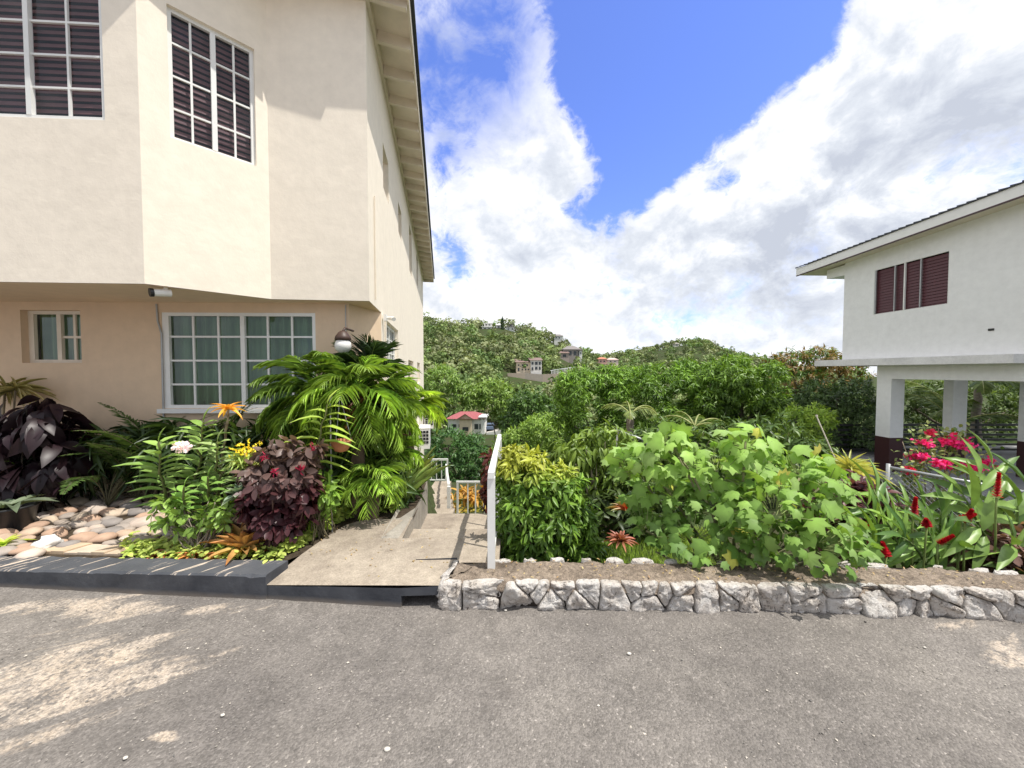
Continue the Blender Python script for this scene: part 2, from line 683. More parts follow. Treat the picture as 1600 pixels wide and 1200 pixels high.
cover = wm('MULTIPLY', cover, wm('SUBTRACT', 1.0, veil, True), True)
# billow relief: the same noise a little nearer the sun minus the noise here
nA2 = sky_noise(3.2, 12, 0.60, (3.1 - L[0] * 0.05, 1.7 - L[1] * 0.05, 0.4 - 0.075), dist=0.25)
nB2 = sky_noise(9.0, 10, 0.62, (0.3 - L[0] * 0.03, 4.2 - L[1] * 0.03, 2.0 - 0.04), dist=0.4)
relief = wm('ADD', wm('MULTIPLY', wm('SUBTRACT', nA2, nA), 3.0), wm('MULTIPLY', wm('SUBTRACT', nB2, nB), 1.7))
grey = blobs([(1340, 340, 120, 0.60), (1460, 250, 130, 0.45), (1180, 375, 75, 0.50), (1230, 430, 90, 0.45), (1560, 330, 120, 0.35), (820, 345, 45, 0.25),
              (1130, 430, 90, 0.30), (960, 440, 70, 0.16), (1000, 490, 110, 0.16), (1290, 250, 60, 0.22), (720, 500, 70, 0.12), (1500, 120, 80, 0.10)])
# grey added to the unseen sky behind the camera, dims fill on front walls
vm = wn('ShaderNodeVectorMath', _operation='DOT_PRODUCT')
wt.links.new(DIR, vm.inputs[0])
vm.inputs[1].default_value = tuple(nrm((0.1, -0.9, 0.45)))
grey = wm('ADD', grey, wm('MULTIPLY', wm('EXPONENT', wm('MULTIPLY', wm('SUBTRACT', vm.outputs['Value'], 1.0), 2.6)), 1.6))
gn = sky_noise(4.5, 8, 0.6, (7.0, 2.0, 5.0))
shade = wm('ADD', wm('SUBTRACT', wm('MULTIPLY', grey, wm('ADD', wm('MULTIPLY', wm('SUBTRACT', gn, 0.26), 2.6), wm('MULTIPLY', wm('SUBTRACT', nB, 0.5), 1.6))), wm('MULTIPLY', relief, 1.0)), 0.10)
shade = wm('ADD', wm('MULTIPLY', shade, 0.82), wm('MULTIPLY', wm('SUBTRACT', nC, 0.5), 0.25), True)
cloud = wramp(shade, [(0.0, (1.06, 1.06, 1.06)), (0.18, (0.93, 0.94, 0.97)), (0.5, (0.72, 0.76, 0.83)), (1.0, (0.54, 0.58, 0.67))])
cloud = wmix(1.0, cloud, (9.8, 9.8, 9.8), 'MULTIPLY')
tot = wmix(cover, blue, cloud)
bg = wn('ShaderNodeBackground', Strength=0.116)
wt.links.new(tot, bg.inputs['Color'])
wo = wn('ShaderNodeOutputWorld')
wt.links.new(bg.outputs[0], wo.inputs['Surface'])

scene.view_settings.view_transform = 'Standard'
scene.view_settings.look = 'None'
scene.view_settings.exposure = 0
scene.view_settings.gamma = 1
scene.render.engine = 'CYCLES'
scene.cycles.max_bounces = 7
scene.cycles.diffuse_bounces = 4
scene.cycles.transparent_max_bounces = 8

# ================================================================ shared materials
M = {}
M['cream'] = m_plaster('cream_plaster', (0.91, 0.825, 0.695), (0.62, 0.54, 0.45), 0.13, 0.32)
M['cream_shaded'] = m_plaster('cream_shaded_plaster', (0.73, 0.56, 0.395), (0.50, 0.38, 0.27), 0.15, 0.4)  # same cream plaster, with its shade and warm bounce put into the colour
M['white_plaster'] = m_plaster('white_plaster', (0.87, 0.87, 0.86), (0.55, 0.53, 0.5), 0.10, 0.15)
M['white'] = m_paint('white_paint', (0.80, 0.80, 0.77), 0.4, 0.10)
M['cream_paint'] = m_paint('cream_paint', (0.78, 0.70, 0.58), 0.6, 0.25, 3)
M['soffit'] = m_paint('soffit_boards', (0.80, 0.72, 0.60), 0.7, 0.30, 2.2)
M['shingle'] = m_paint('dark_shingle', (0.06, 0.065, 0.08), 0.8, 0.3, 9, 0.8)
M['maroon'] = m_paint('maroon_paint', (0.055, 0.018, 0.022), 0.45, 0.1)
M['louvre'] = m_paint('louvre_maroon', (0.085, 0.018, 0.024), 0.45, 0.15)
M['grey'] = m_paint('grey_metal', (0.42, 0.43, 0.43), 0.4, 0.3, 6, 0.1, 0.4)
M['black'] = m_paint('black_plastic', (0.018, 0.018, 0.02), 0.4, 0.1)
M['dark'] = m_paint('dark_interior', (0.02, 0.02, 0.022), 0.9, 0.1)
M['navy_kerb'] = None
M['glass'] = m_glass('window_glass', (0.86, 0.92, 0.88), 1.1)
M['glass_dark'] = m_glass('window_glass_dark', (0.80, 0.78, 0.84), 0.65)
M['blind'] = m_paint('timber_blind', (0.33, 0.175, 0.155), 0.55, 0.25, 8)
M['curtain'] = m_paint('curtain_cloth', (0.235, 0.36, 0.205), 0.9, 0.15, 3)
M['leaf'] = m_leaf('leaf', 0.30, 0.40)
M['leaf_gloss'] = m_leaf('glossy_leaf', 0.18, 0.40, 0.45)
M['leaf_far'] = m_leaf('far_leaf', 0.2, 0.65, 0.2, 0.15, (1.15, 1.1, 0.6), 2.05)
M['petal'] = m_leaf('petal', 0.25, 0.5, 0.3, 0.15, (1.2, 0.9, 0.9))
M['wood'] = m_col('bark', 0.9, 14, 0.4, 0.8, 0.01)
M['clay'] = m_paint('terracotta', (0.47, 0.19, 0.09), 0.75, 0.3, 14)
M['stone'] = m_col('river_stone', 0.75, 9, 0.22, 0.35, 0.006)
M['ac'] = m_paint('appliance_white', (0.82, 0.81, 0.78), 0.45, 0.1)

# ================================================================ terrain
RIDGE1 = [(-260, 27), (-120, 27.5), (-52, 28), (-36, 25.0), (-7, 26.5), (22, 18.5), (37, 9.5), (55, 5.0), (90, -6), (160, -16), (400, -18)]
RIDGE2 = [(-300, 10), (60, 15), (105, 13.5), (150, 20.5), (195, 31.0), (225, 32.5), (247, 21), (300, 8), (360, -4), (700, -8)]


def interp(t, x):
    return np.interp(x, [a for a, _ in t], [b for _, b in t])


def sm(a, b, x):
    t = np.clip((x - a) / (b - a), 0, 1)
    return t * t * (3 - 2 * t)


def far_h(x, y):
    base = -11.5
    r1 = interp(RIDGE1, x / np.maximum(y, 60) * 220)
    up = np.clip((y - 88) / (220 - 88), 0, 1)
    h1 = base + (r1 - base) * up - np.clip(y - 220, 0, 400) * 0.18
    r2 = interp(RIDGE2, x / np.maximum(y, 200) * 450)
    h2 = base + (r2 - base) * sm(230, 450, y) - np.clip(y - 450, 0, 4000) * 0.12
    return np.maximum(np.maximum(h1, h2), -45)


def terrain(x, y):
    x = np.asarray(x, float)
    y = np.asarray(y, float)
    left = 0.10 - 0.22 * np.clip(y - 6.2, 0, 18)
    right = -0.50 - 0.25 * np.clip(y - 5.0, 0, 18)
    plat = -1.28 - 0.25 * np.clip(y - 17, 0, 10)
    right = right + (np.maximum(right, plat) - right) * sm(4.2, 5.2, x) * sm(5, 7, y)
    s = sm(-1.12, -1.02, x + 0.235 * np.clip(y - 4.8, 0, 30))
    near = left * (1 - s) + right * s
    near = near - 0.12 * np.clip(y - 23, 0, 60)
    w = sm(40, 75, y)
    z = near * (1 - w) + far_h(x, y) * w
    return np.where((y < 2.62) | ((y < 3.05) & (x < -0.3)), np.minimum(z, -0.06), z)


def nonuni(segs):
    out = []
    for a, b, st in segs:
        out.append(np.arange(a, b, st))
    return np.concatenate(out)


xs = nonuni([(-900, -300, 60), (-300, -60, 10), (-60, -8, 2.5), (-8, 6, 0.22), (6, 20, 0.8), (20, 80, 2.5), (80, 400, 10), (400, 2000, 90)])
ys = np.concatenate([np.arange(-30, 2.4, 8), nonuni([(2.6, 8, 0.2), (8, 24, 0.6), (24, 90, 2.5), (90, 250, 5), (250, 600, 10), (600, 3400, 150)])])
gx, gy = np.meshgrid(xs, ys)
gz = terrain(gx, gy)
k = NT('earth')
pos = k.coord()
nz = k.noise(0.35, 8, 0.65, pos)
nf = k.noise(14.0, 6, 0.7, pos)
c1 = k.mix(k.ramp(nz, [(0.4, 0.0), (0.62, 1.0)]), (0.06, 0.06, 0.03), (0.05, 0.085, 0.025))
c1 = k.mix(1.0, c1, k.ramp(nf, [(0.3, 0.55), (0.7, 1.35)]), 'MULTIPLY')
M['earth'] = k.done(k.principled(c1, 0.95, k.bump(nf, 0.8, 0.03), spec=0.1))
mb = MB()
nx, ny = len(xs), len(ys)
ii = np.arange(nx * ny).reshape(ny, nx)
mb.add(np.stack([gx.ravel(), gy.ravel(), gz.ravel()], 1), np.stack([ii[:-1, :-1].ravel(), ii[:-1, 1:].ravel(), ii[1:, 1:].ravel(), ii[1:, :-1].ravel()], 1))
o = mb.build('ground', M['earth'], smooth=True)
o['kind'] = 'structure'

# ================================================================ road
k = NT('asphalt')
pos = k.coord()
v1 = k.n('ShaderNodeTexVoronoi', Scale=120.0)
k.l(pos, v1.inputs['Vector'])
v2 = k.n('ShaderNodeTexVoronoi', Scale=55.0)
k.l(pos, v2.inputs['Vector'])
g1 = k.ramp(v1.outputs['Color'], [(0.0, 0.66), (0.5, 0.95), (0.86, 1.18), (0.97, 1.9)])
g2 = k.ramp(v2.outputs['Color'], [(0.0, 0.88), (0.8, 1.03), (0.95, 1.08), (0.985, 2.0)])
big = k.noise(0.8, 8, 0.62, pos)
med = k.noise(4.5, 8, 0.68, pos)
base = k.mix(k.ramp(big, [(0.36, 0.0), (0.66, 1.0)]), (0.175, 0.159, 0.146), (0.25, 0.227, 0.204))
base = k.mix(1.0, base, k.ramp(med, [(0.3, 0.80), (0.7, 1.18)]), 'MULTIPLY')
base = k.mix(1.0, base, g1, 'MULTIPLY')
base = k.mix(1.0, base, g2, 'MULTIPLY')
# worn places where pale base rock shows through
mp0 = k.n('ShaderNodeMapping')
mp0.inputs['Rotation'].default_value = (0, 0, math.radians(-28))
k.l(pos, mp0.inputs['Vector'])
mp = k.n('ShaderNodeMapping')
mp.inputs['Scale'].default_value = (0.8, 3.4, 1)
k.l(mp0.outputs[0], mp.inputs['Vector'])
wn_ = k.noise(1.5, 9, 0.66, mp.outputs[0], 0.5)


def near(cx, cy, r, sx=1.0, sy=1.0):
    a = k.n('ShaderNodeMapping')
    a.inputs['Location'].default_value = (-cx * sx, -cy * sy, 0)
    a.inputs['Scale'].default_value = (sx, sy, 0)
    k.l(pos, a.inputs['Vector'])
    ln = k.n('ShaderNodeVectorMath', _operation='LENGTH')
    k.l(a.outputs[0], ln.inputs[0])
    return k.math('SUBTRACT', 1.0, k.math('DIVIDE', ln.outputs['Value'], r), True)


pl = gnd(110, 1050, 0)
pr = gnd(1590, 1030, 0)
ps = gnd(258, 1150, 0)
pt_ = gnd(150, 950, 0)
pq = gnd(1480, 975, 0)
sp1 = k.math('MULTIPLY', near(pl[0], pl[1], 1.05, 1, 1.6), 0.62)
sp2 = k.math('MULTIPLY', near(pr[0], pr[1], 0.42, 1, 1.0), 0.62)
sp3 = k.math('MULTIPLY', near(ps[0], ps[1], 0.15, 1, 2.6), 0.62)
sp4 = k.math('MULTIPLY', near(pt_[0], pt_[1], 1.5, 1, 6.0), 0.55)
sp5 = k.math('MULTIPLY', near(pq[0], pq[1], 0.5, 1, 3.0), 0.42)
tot_ = k.math('ADD', k.math('MAXIMUM', k.math('MAXIMUM', sp1, sp2), k.math('MAXIMUM', k.math('MAXIMUM', sp3, sp4), sp5)), k.math('MULTIPLY', k.math('SUBTRACT', wn_, 0.5), 1.5))
mask = k.ramp(tot_, [(0.30, 0.0), (0.40, 0.75), (0.6, 1.0)])
fine = k.noise(38.0, 5, 0.7, pos)
mask2 = k.math('MULTIPLY', mask, k.ramp(k.math('ADD', k.math('MULTIPLY', fine, .5), k.math('MULTIPLY', med, .5)), [(0.43, 0.0), (0.55, 0.9)]), True)
pale = k.mix(k.noise(6, 5, 0.6, pos), (0.58, 0.45, 0.32), (0.62, 0.55, 0.48))
pale = k.mix(1.0, pale, k.ramp(v1.outputs['Color'], [(0.1, 0.72), (0.9, 1.2)]), 'MULTIPLY')
base = k.mix(mask2, base, pale)
hb = k.math('ADD', k.math('MULTIPLY', v1.outputs['Distance'], -1.0), k.math('MULTIPLY', fine, 0.6))
nb = k.bump(hb, 0.7, 0.006, k.bump(med, 0.5, 0.03))
M['asphalt'] = k.done(k.principled(base, 0.88, nb, spec=0.3))
mb = MB()
rx = nonuni([(-60, -6, 6), (-6, 6, 0.25), (6, 60.1, 6)])
ry = nonuni([(-40, 0, 5), (0, 2.75, 0.25)]).tolist() + [2.80]
gx, gy = np.meshgrid(rx, ry)
gy[-1] = np.where(rx < -0.4, 3.02, 2.80)
gz = np.array([0.010 * mnoise.noise((a * 0.9, b * 0.9, 0.3)) if b > 0.5 else 0 for a, b in zip(gx.ravel(), gy.ravel())]) - 0.004
ii = np.arange(gx.size).reshape(gx.shape)
mb.add(np.stack([gx.ravel(), gy.ravel(), gz], 1), np.stack([ii[:-1, :-1].ravel(), ii[:-1, 1:].ravel(), ii[1:, 1:].ravel(), ii[1:, :-1].ravel()], 1))
mb.build('road', M['asphalt'], smooth=True)['kind'] = 'structure'

# loose grit on the road (uncountable) and the few bigger pale stones
mb = MB()
n = 1500
gp = np.stack([RNG.uniform(-3.5, 3.6, n), RNG.uniform(1.2, 2.6, n), np.zeros(n)], 1)
gs = 0.0025 + 0.0045 * RNG.random(n) ** 3
oct_v = np.array([(1, 0, 0), (0, 1, 0), (-1, 0, 0), (0, -1, 0), (0, 0, 0.7), (0, 0, -0.3)], float)
oct_f = np.array([[0, 1, 4], [1, 2, 4], [2, 3, 4], [3, 0, 4], [1, 0, 5], [2, 1, 5], [3, 2, 5], [0, 3, 5]])
rv = oct_v[None] * (1 + 0.35 * RNG.normal(size=(n, 6, 1))) * gs[:, None, None]
ra = RNG.random(n) * 6.28
rot = np.stack([np.stack([np.cos(ra), -np.sin(ra), 0 * ra], 1), np.stack([np.sin(ra), np.cos(ra), 0 * ra], 1), np.stack([0 * ra, 0 * ra, 1 + 0 * ra], 1)], 1)
rv = np.einsum('nij,nkj->nki', rot, rv) + gp[:, None]
gc = np.clip(mixcol((0.16, 0.15, 0.14), (0.62, 0.56, 0.48), RNG.random(n) ** 1.5), 0, 1)
mb.add(rv.reshape(-1, 3), (oct_f[None] + (np.arange(n) * 6)[:, None, None]).reshape(-1, 3), np.repeat(gc, 6, 0))
tag(mb.build('road_grit', M['stone']), 'fine loose grit scattered over the asphalt', 'grit', kind='stuff')


def pebble_mesh(seed, sx, sy, sz, name, col, mat, sub=2, rough=0.18):
    import bmesh
    bm = bmesh.new()
    bmesh.ops.create_icosphere(bm, subdivisions=sub, radius=1)
    for v in bm.verts:
        f = 1 + rough * mnoise.noise(v.co * 1.4 + Vector((seed * 3.1, seed, 0))) + rough * 0.4 * mnoise.noise(v.co * 4 + Vector((seed, 2, 9)))
        v.co = Vector((v.co.x * sx * f, v.co.y * sy * f, v.co.z * sz * f))
    vs = np.array([v.co[:] for v in bm.verts])
    fs = np.array([[v.index for v in f.verts] for f in bm.faces])
    bm.free()
    q = MB()
    q.add(vs, fs, col)
    return q.build(name, mat, smooth=sub > 1)


for i, (px, py, s, lab) in enumerate([(983, 1022, 0.012, 'larger white pebble lying alone on the asphalt below the shrub'), (790, 954, 0.011, 'white chip of stone at the foot of the rubble wall'),
                                      (1050, 953, 0.012, 'pale crumb of stone at the foot of the rubble wall, right of the other chip'), (935, 1103, 0.007, 'small cream pebble in the middle of the road'),
                                      (196, 1185, 0.010, 'white pebble near the bottom left of the road'), (348, 1118, 0.010, 'off white pebble on the road, right of the tan patch'),
                                      (605, 1172, 0.014, 'pale flat pebble at the lower middle of the road'), (1352, 972, 0.007, 'dark little pebble near the wall on the right'),
                                      (1445, 1012, 0.008, 'elongated white pebble on the road at right')]):
    p = gnd(px, py, 0)
    c = (0.05, 0.045, 0.04) if 'dark' in lab else (0.66, 0.62, 0.55)
    q = pebble_mesh(i + 2, s, s * 0.75, s * 0.5, 'pebble', c, M['stone'])
    q.location = (p[0], p[1], s * 0.3)
    tag(q, lab, 'pebble')

# ================================================================ kerb with drain opening
k = NT('kerb_paint')
pos = k.coord()
nz = k.noise(5, 8, 0.65, pos)
mp0 = k.n('ShaderNodeMapping')
mp0.inputs['Rotation'].default_value = (0, 0, math.radians(-52))
k.l(pos, mp0.inputs['Vector'])
mp = k.n('ShaderNodeMapping')
mp.inputs['Scale'].default_value = (1.3, 13, 4)
k.l(mp0.outputs[0], mp.inputs['Vector'])
scr = k.noise(2.4, 6, 0.6, mp.outputs[0], 0.6)
wn2 = k.noise(1.1, 4, 0.5, pos)
sepz = k.n('ShaderNodeSeparateXYZ')
k.l(k.n('ShaderNodeNewGeometry').outputs['Normal'], sepz.inputs[0])
top = k.ramp(sepz.outputs['Z'], [(0.6, 0.0), (0.8, 1.0)])
cm = k.math('MULTIPLY', k.ramp(k.math('ADD', scr, k.math('MULTIPLY', wn2, 0.25)), [(0.72, 0.0), (0.75, 1.0)]), top)
c = k.mix(k.ramp(nz, [(0.35, 0.0), (0.7, 1.0)]), (0.034, 0.038, 0.048), (0.075, 0.080, 0.092))
c = k.mix(k.math('MULTIPLY', k.ramp(k.noise(22, 5, 0.7, pos), [(0.66, 0.0), (0.72, 1.0)]), 0.45), c, (0.22, 0.2, 0.18))
c = k.mix(k.math('MULTIPLY', top, 0.35), c, (0.15, 0.155, 0.165))
c = k.mix(cm, c, (0.62, 0.52, 0.42))
sz = k.n('ShaderNodeSeparateXYZ')
k.l(pos, sz.inputs[0])
dust = k.ramp(k.math('ADD', sz.outputs['Z'], k.math('MULTIPLY', nz, 0.03)), [(0.012, 0.6), (0.05, 0.0)])
c = k.mix(dust, c, (0.24, 0.2, 0.16))
M['navy_kerb'] = k.done(k.principled(c, 0.62, k.bump(nz, 0.6, 0.012, k.bump(k.noise(60, 3, 0.6, pos), 0.3, 0.003)), spec=0.4))

kA, kB = gnd(0, 917, 0), gnd(416, 936, 0)
kdir = nrm(kB - kA)
kA2 = kA - kdir * 4
kT0 = gnd(0, 888, 0.14)
kend_back = gnd(441, 880, 0.168)
mb = MB()
nseg = 160
ts = np.linspace(0, 1, nseg + 1)
front = kA2[None] + (kB - kA2)[None] * ts[:, None]
hz = 0.13 + 0.04 * np.clip((front[:, 0] - kA[0]) / (kB[0] - kA[0]), -1, 1)
wob = np.array([0.008 * mnoise.noise((a * 3, 1, 2)) + .005 * mnoise.noise((a * 11, 1, 2)) for a in front[:, 0]])
perp = np.array([-kdir[1], kdir[0], 0])
chip = np.array([max(0, 0.03 * (mnoise.noise((a * 9, 4, 2)) - .25)) for a in front[:, 0]])
bw = 0.19 + 0.02 * ts
for i in range(nseg):
    r = []
    for j in (i, i + 1):
        f = front[j] + perp * wob[j]
        r.append([f + (0, 0, -0.05), f + (0, 0, hz[j] - 0.012 - chip[j]), f + perp * (0.012 + chip[j]) + np.array([0, 0, hz[j]]),
                  f + perp * bw[j] + np.array([0.02 * ts[j], 0, hz[j] + 0.004 * math.sin(j)]), f + perp * bw[j] + np.array([0.02 * ts[j], 0, -0.05])])
    for q in range(4):
        mb.poly([r[0][q], r[1][q], r[1][q + 1], r[0][q + 1]])
mb.poly([r[1][0], r[1][4], r[1][3], r[1][2], r[1][1]])
# lower kerb face carrying the ramp edge, with a drain slot
rA = gnd(420, 914, 0.098)
rB = gnd(690, 915, 0.143)
lA, lB, lC = gnd(417, 936, 0), gnd(627, 948, 0), gnd(690, 947, 0)
lA = np.array([kB[0] + 0.002, kB[1] + 0.004, 0])
k_kerb = thing('kerb', 'dark blue grey painted kerb with chipped top along the garden bed', 'kerb', (kA[0], kA[1], 0))
mb.build('upper_kerb', M['navy_kerb'], k_kerb)
mb = MB()
zA, zB = 0.094, 0.139


def zl(p):
    return zA + (zB - zA) * (p[0] - lA[0]) / (lC[0] - lA[0])


for a, b in ((lA, lB),):
    pts = [a + (b - a) * t for t in np.linspace(0, 1, 14)]
    for p, q in zip(pts[:-1], pts[1:]):
        wp, wq = 0.008 * mnoise.noise((p[0] * 5, 0, 1)), 0.008 * mnoise.noise((q[0] * 5, 0, 1))
        P = np.array([[p[0], p[1] + wp, -0.05], [q[0], q[1] + wq, -0.05], [q[0], q[1] + wq, zl(q)], [p[0], p[1] + wp, zl(p)]])
        mb.poly(P)
mb.poly([[lB[0], lB[1], -0.05], [lB[0], lB[1] + .4, -0.05], [lB[0], lB[1] + .4, zl(lB) - 0.055], [lB[0], lB[1], zl(lB) - 0.055]])
mb.poly([[lB[0], lB[1], zl(lB) - 0.055], [lC[0], lC[1], zl(lC) - 0.062], [lC[0], lC[1], zl(lC)], [lB[0], lB[1], zl(lB)]])
mb.poly([[lB[0], lB[1], zl(lB) - 0.055], [lB[0], lB[1] + .4, zl(lB) - 0.055], [lC[0] + .05, lC[1] + .4, zl(lC) - 0.062], [lC[0], lC[1], zl(lC) - 0.062]])
mb.poly([[lB[0], lB[1] + .4, -0.05], [lC[0] + .05, lC[1] + .4, -0.05], [lC[0] + .05, lC[1] + .4, zl(lC)], [lB[0], lB[1] + .4, zl(lB)]])
mb.build('ramp_edge', M['navy_kerb'], k_kerb)

# ================================================================ ramp, low wall, steps
M['conc'] = m_concrete('path_concrete', (0.45, 0.385, 0.305), (0.26, 0.215, 0.17), 1.8, 0.5)
M['conc_grey'] = m_concrete('side_concrete', (0.42, 0.38, 0.32), (0.24, 0.22, 0.19), 2.5, 0.4)
edgeL = [gnd(*p, 0.11) for p in ((419, 914), (448, 886), (470, 868), (495, 850), (520, 833), (540, 821), (560, 815), (585, 811), (632, 813))]
edgeL[0] = np.array([lA[0], lA[1], 0])
rr = [np.array([lC[0] + 0.03, lC[1], 0]), np.array([-0.10, 2.9, 0]), np.array([-0.10, 3.345, 0])]
wx0, wx1 = -1.005, -1.07
outl = [lA[:2], lC[:2] + (0.02, 0), np.array([-0.10, 2.78]), np.array([-0.10, 3.345]), np.array([wx0, 3.345]), np.array([wx0, 3.84])] + [e[:2] for e in edgeL[::-1][:-1]]
zo = [zl(lA) + .004, zl(lC) + .004] + [0.125] * 4 + [0.115] * (len(outl) - 6)
mb = MB()
cen = np.array([-0.95, 3.05])
for ring in range(8):
    s0, s1 = ring / 8, (ring + 1) / 8
    for i in range(len(outl)):
        j = (i + 1) % len(outl)
        q = []
        for (a, s) in ((i, s0), (i, s1), (j, s1), (j, s0)):
            p = cen + (np.array(outl[a]) - cen) * s
            z = 0.122 + (zo[a] - 0.122) * s ** 2
            q.append((p[0], p[1], z))
        if ring == 0:
            q = [q[0], q[1], q[2]]
        mb.poly(q)
mb.poly([(wx0, 3.345, 0.125), (-0.10, 3.345, 0.125), (-0.10, 3.345, -0.3), (wx0, 3.345, -0.3)][::-1])
mb.build('ramp', M['conc'])['kind'] = 'structure'

mb = MB()
for (y0, y1, z) in ((3.347, 3.93, -0.035), (3.932, 4.80, -0.20)):
    mb.box(((wx1 - 0.10) / 2, (y0 + y1) / 2, z - 0.4), (abs(wx1) - 0.10, y1 - y0, 0.8))
# narrow flight going down beside the house
Ds = [4.802, 5.54, 6.23, 6.98, 7.81, 8.74, 9.9]
hs = [-0.40, -0.58, -0.75, -0.92, -1.09, -1.26]
for i, h in enumerate(hs):
    y0, y1 = Ds[i], Ds[i + 1]
    for a in range(1):
        xl = at(662 + 2 * i, 700, (y0 + y1) / 2)[0]
        xr = at(704 - 1.0 * i, 700, (y0 + y1) / 2)[0]
        mb.box(((xl + xr) / 2, (y0 + y1) / 2, h - 0.5), (xr - xl, y1 - y0 - 0.003, 1.0))
# landing to the right of the flight, by the croton bed
mb.box((-0.55, 5.45, -1.0), (0.75, 1.25, 0.5))
mb.build('steps', M['conc'])['kind'] = 'structure'

# low retaining wall along the steps
mb = MB()
wl = [(wx0, 3.35), (wx0 - 0.012, 3.86), (wx1, 4.82), (wx1 - 0.18, 5.6), (wx1 - 0.40, 5.6), (wx1 - 0.22, 4.82), (-1.22, 3.95), (-1.16, 3.35)]
mb.prism(wl, -1.6, [0.122, 0.122, 0.125, 0.02, 0.02, 0.125, 0.128, 0.122])
tag(mb.build('retaining_wall', M['conc_grey'], loc=(-1.05, 4.2, 0)), 'low weathered concrete wall between the palm bed and the steps', 'wall')


# ================================================================ railings
def bar(mb, a, b, w):
    a, b = np.asarray(a, float), np.asarray(b, float)
    d = nrm(b - a)
    ref = np.array([0, 0, 1.0]) if abs(d[2]) < 0.9 else np.array([0, 1.0, 0])
    x = nrm(np.cross(d, ref))
    y = np.cross(d, x)
    mb.box((a + b) / 2, (w, w, np.linalg.norm(b - a)), [x, y, d])


def railing(name, label, posts, bal, tops, bots, wpost=0.05, wbal=0.02, wr=0.04):
    t = thing(name, label, 'railing', posts[0][0])
    for a, b in posts:
        q = MB()
        bar(q, a, b, wpost)
        q.build('post', M['white'], t)
    q = MB()
    for a, b in tops:
        bar(q, a, b, wr)
    q.build('handrail', M['white'], t)
    if bots:
        q = MB()
        for a, b in bots:
            bar(q, a, b, wr * 0.8)
        q.build('bottom_rail', M['white'], t)
    for a, b in bal:
        q = MB()
        bar(q, a, b, wbal)
        q.build('baluster', M['white'], t)
    return t


X = -0.15
railing('stair_railing', 'white square tube handrail seen end on at the right edge of the concrete ramp', [((X, 2.76, -0.05), (X, 2.76, 0.833)), ((X - .004, 4.72, -0.5), (X - .004, 4.72, 0.775))],
        [((X, y, 0.10 if y < 3.34 else (-0.05 if y < 3.93 else -0.2)), (X, y, 0.825)) for y in (3.15, 3.55, 3.95, 4.35)],
        [((X, 2.72, 0.855), (X - .004, 4.75, 0.795))], [((X, 2.79, 0.20), (X - .004, 4.69, 0.12))], 0.054, 0.018, 0.045)


def pp(px, py, Y):
    return tuple(at(px, py, Y))


railing('stair_railing', 'white railing with thin balusters standing above the orange flowering bush', [(pp(715, 835, 6.4), pp(715, 755, 6.4)), (pp(768, 835, 6.4), pp(768, 755, 6.4))],
        [(pp(x, 830, 6.4), pp(x, 755, 6.4)) for x in (731, 743, 756)], [(pp(713, 753, 6.4), pp(770, 753, 6.4))], None, 0.032, 0.02, 0.03)
railing('stair_railing', 'small white railing at the far end of the steps beside the house wall', [(pp(667, 762, 11.5), pp(667, 719, 11.5)), (pp(699, 762, 11.5), pp(699, 719, 11.5))],
        [(pp(x, 750, 11.5), pp(x, 719, 11.5)) for x in (674, 682, 690)], [(pp(666, 718, 11.5), pp(700, 718, 11.5))], [(pp(667, 750, 11.5), pp(699, 750, 11.5))], 0.045, 0.025, 0.05)
a0, a1 = pp(701.5, 805, 5.6), pp(697, 757, 10.6)
railing('stair_railing', 'slim white handrail following the right side of the narrow steps downhill', [((a0[0], a0[1], -0.8), pp(701, 760, 5.6)), ((a1[0], a1[1], -1.6), pp(697, 727, 10.6))],
        [], [(pp(701, 758, 5.6), pp(697, 726, 10.6))], None, 0.045, 0.02, 0.04)

# ================================================================ rubble stone wall
k = NT('limestone')
pos = k.coord()
a = k.noise(9, 8, 0.7, pos)
b = k.noise(38, 6, 0.72, pos)
c = k.mix(k.ramp(a, [(0.40, 0.0), (0.62, 1.0)]), (0.92, 0.88, 0.83), (0.76, 0.68, 0.60))
c = k.mix(k.ramp(k.math('ADD', k.math('MULTIPLY', b, .65), k.math('MULTIPLY', a, .35)), [(0.535, 0.0), (0.62, 0.9)]), c, (0.10, 0.08, 0.07))
c = k.mix(k.ramp(k.noise(3.0, 5, 0.6, pos), [(0.54, 0.0), (0.70, 0.35)]), c, (0.32, 0.24, 0.19))
M['limestone'] = k.done(k.principled(c, 0.95, k.bump(b, 1.0, 0.035, k.bump(a, 1.0, 0.04)), spec=0.15))
M['mortar'] = m_concrete('rough_mortar', (0.36, 0.29, 0.225), (0.165, 0.13, 0.10), 3.5, 1.3)
M['mortar_dark'] = m_concrete('joint_mortar', (0.075, 0.06, 0.048), (0.04, 0.03, 0.025), 6, 0.8)

q0 = gnd(691, 947, 0)
wpath = [np.array([q0[0] + 0.02, q0[1] + 0.31]), q0[:2], gnd(900, 947, 0)[:2], gnd(1120, 951, 0)[:2], gnd(1400, 956, 0)[:2], gnd(1540, 961, 0)[:2], gnd(1640, 973, 0)[:2], np.array([4.6, 2.32]), np.array([6.5, 2.2])]
wpath = np.array(wpath)
seg = np.linalg.norm(np.diff(wpath, axis=0), axis=1)
cum = np.concatenate([[0], np.cumsum(seg)])
WL = cum[-1]


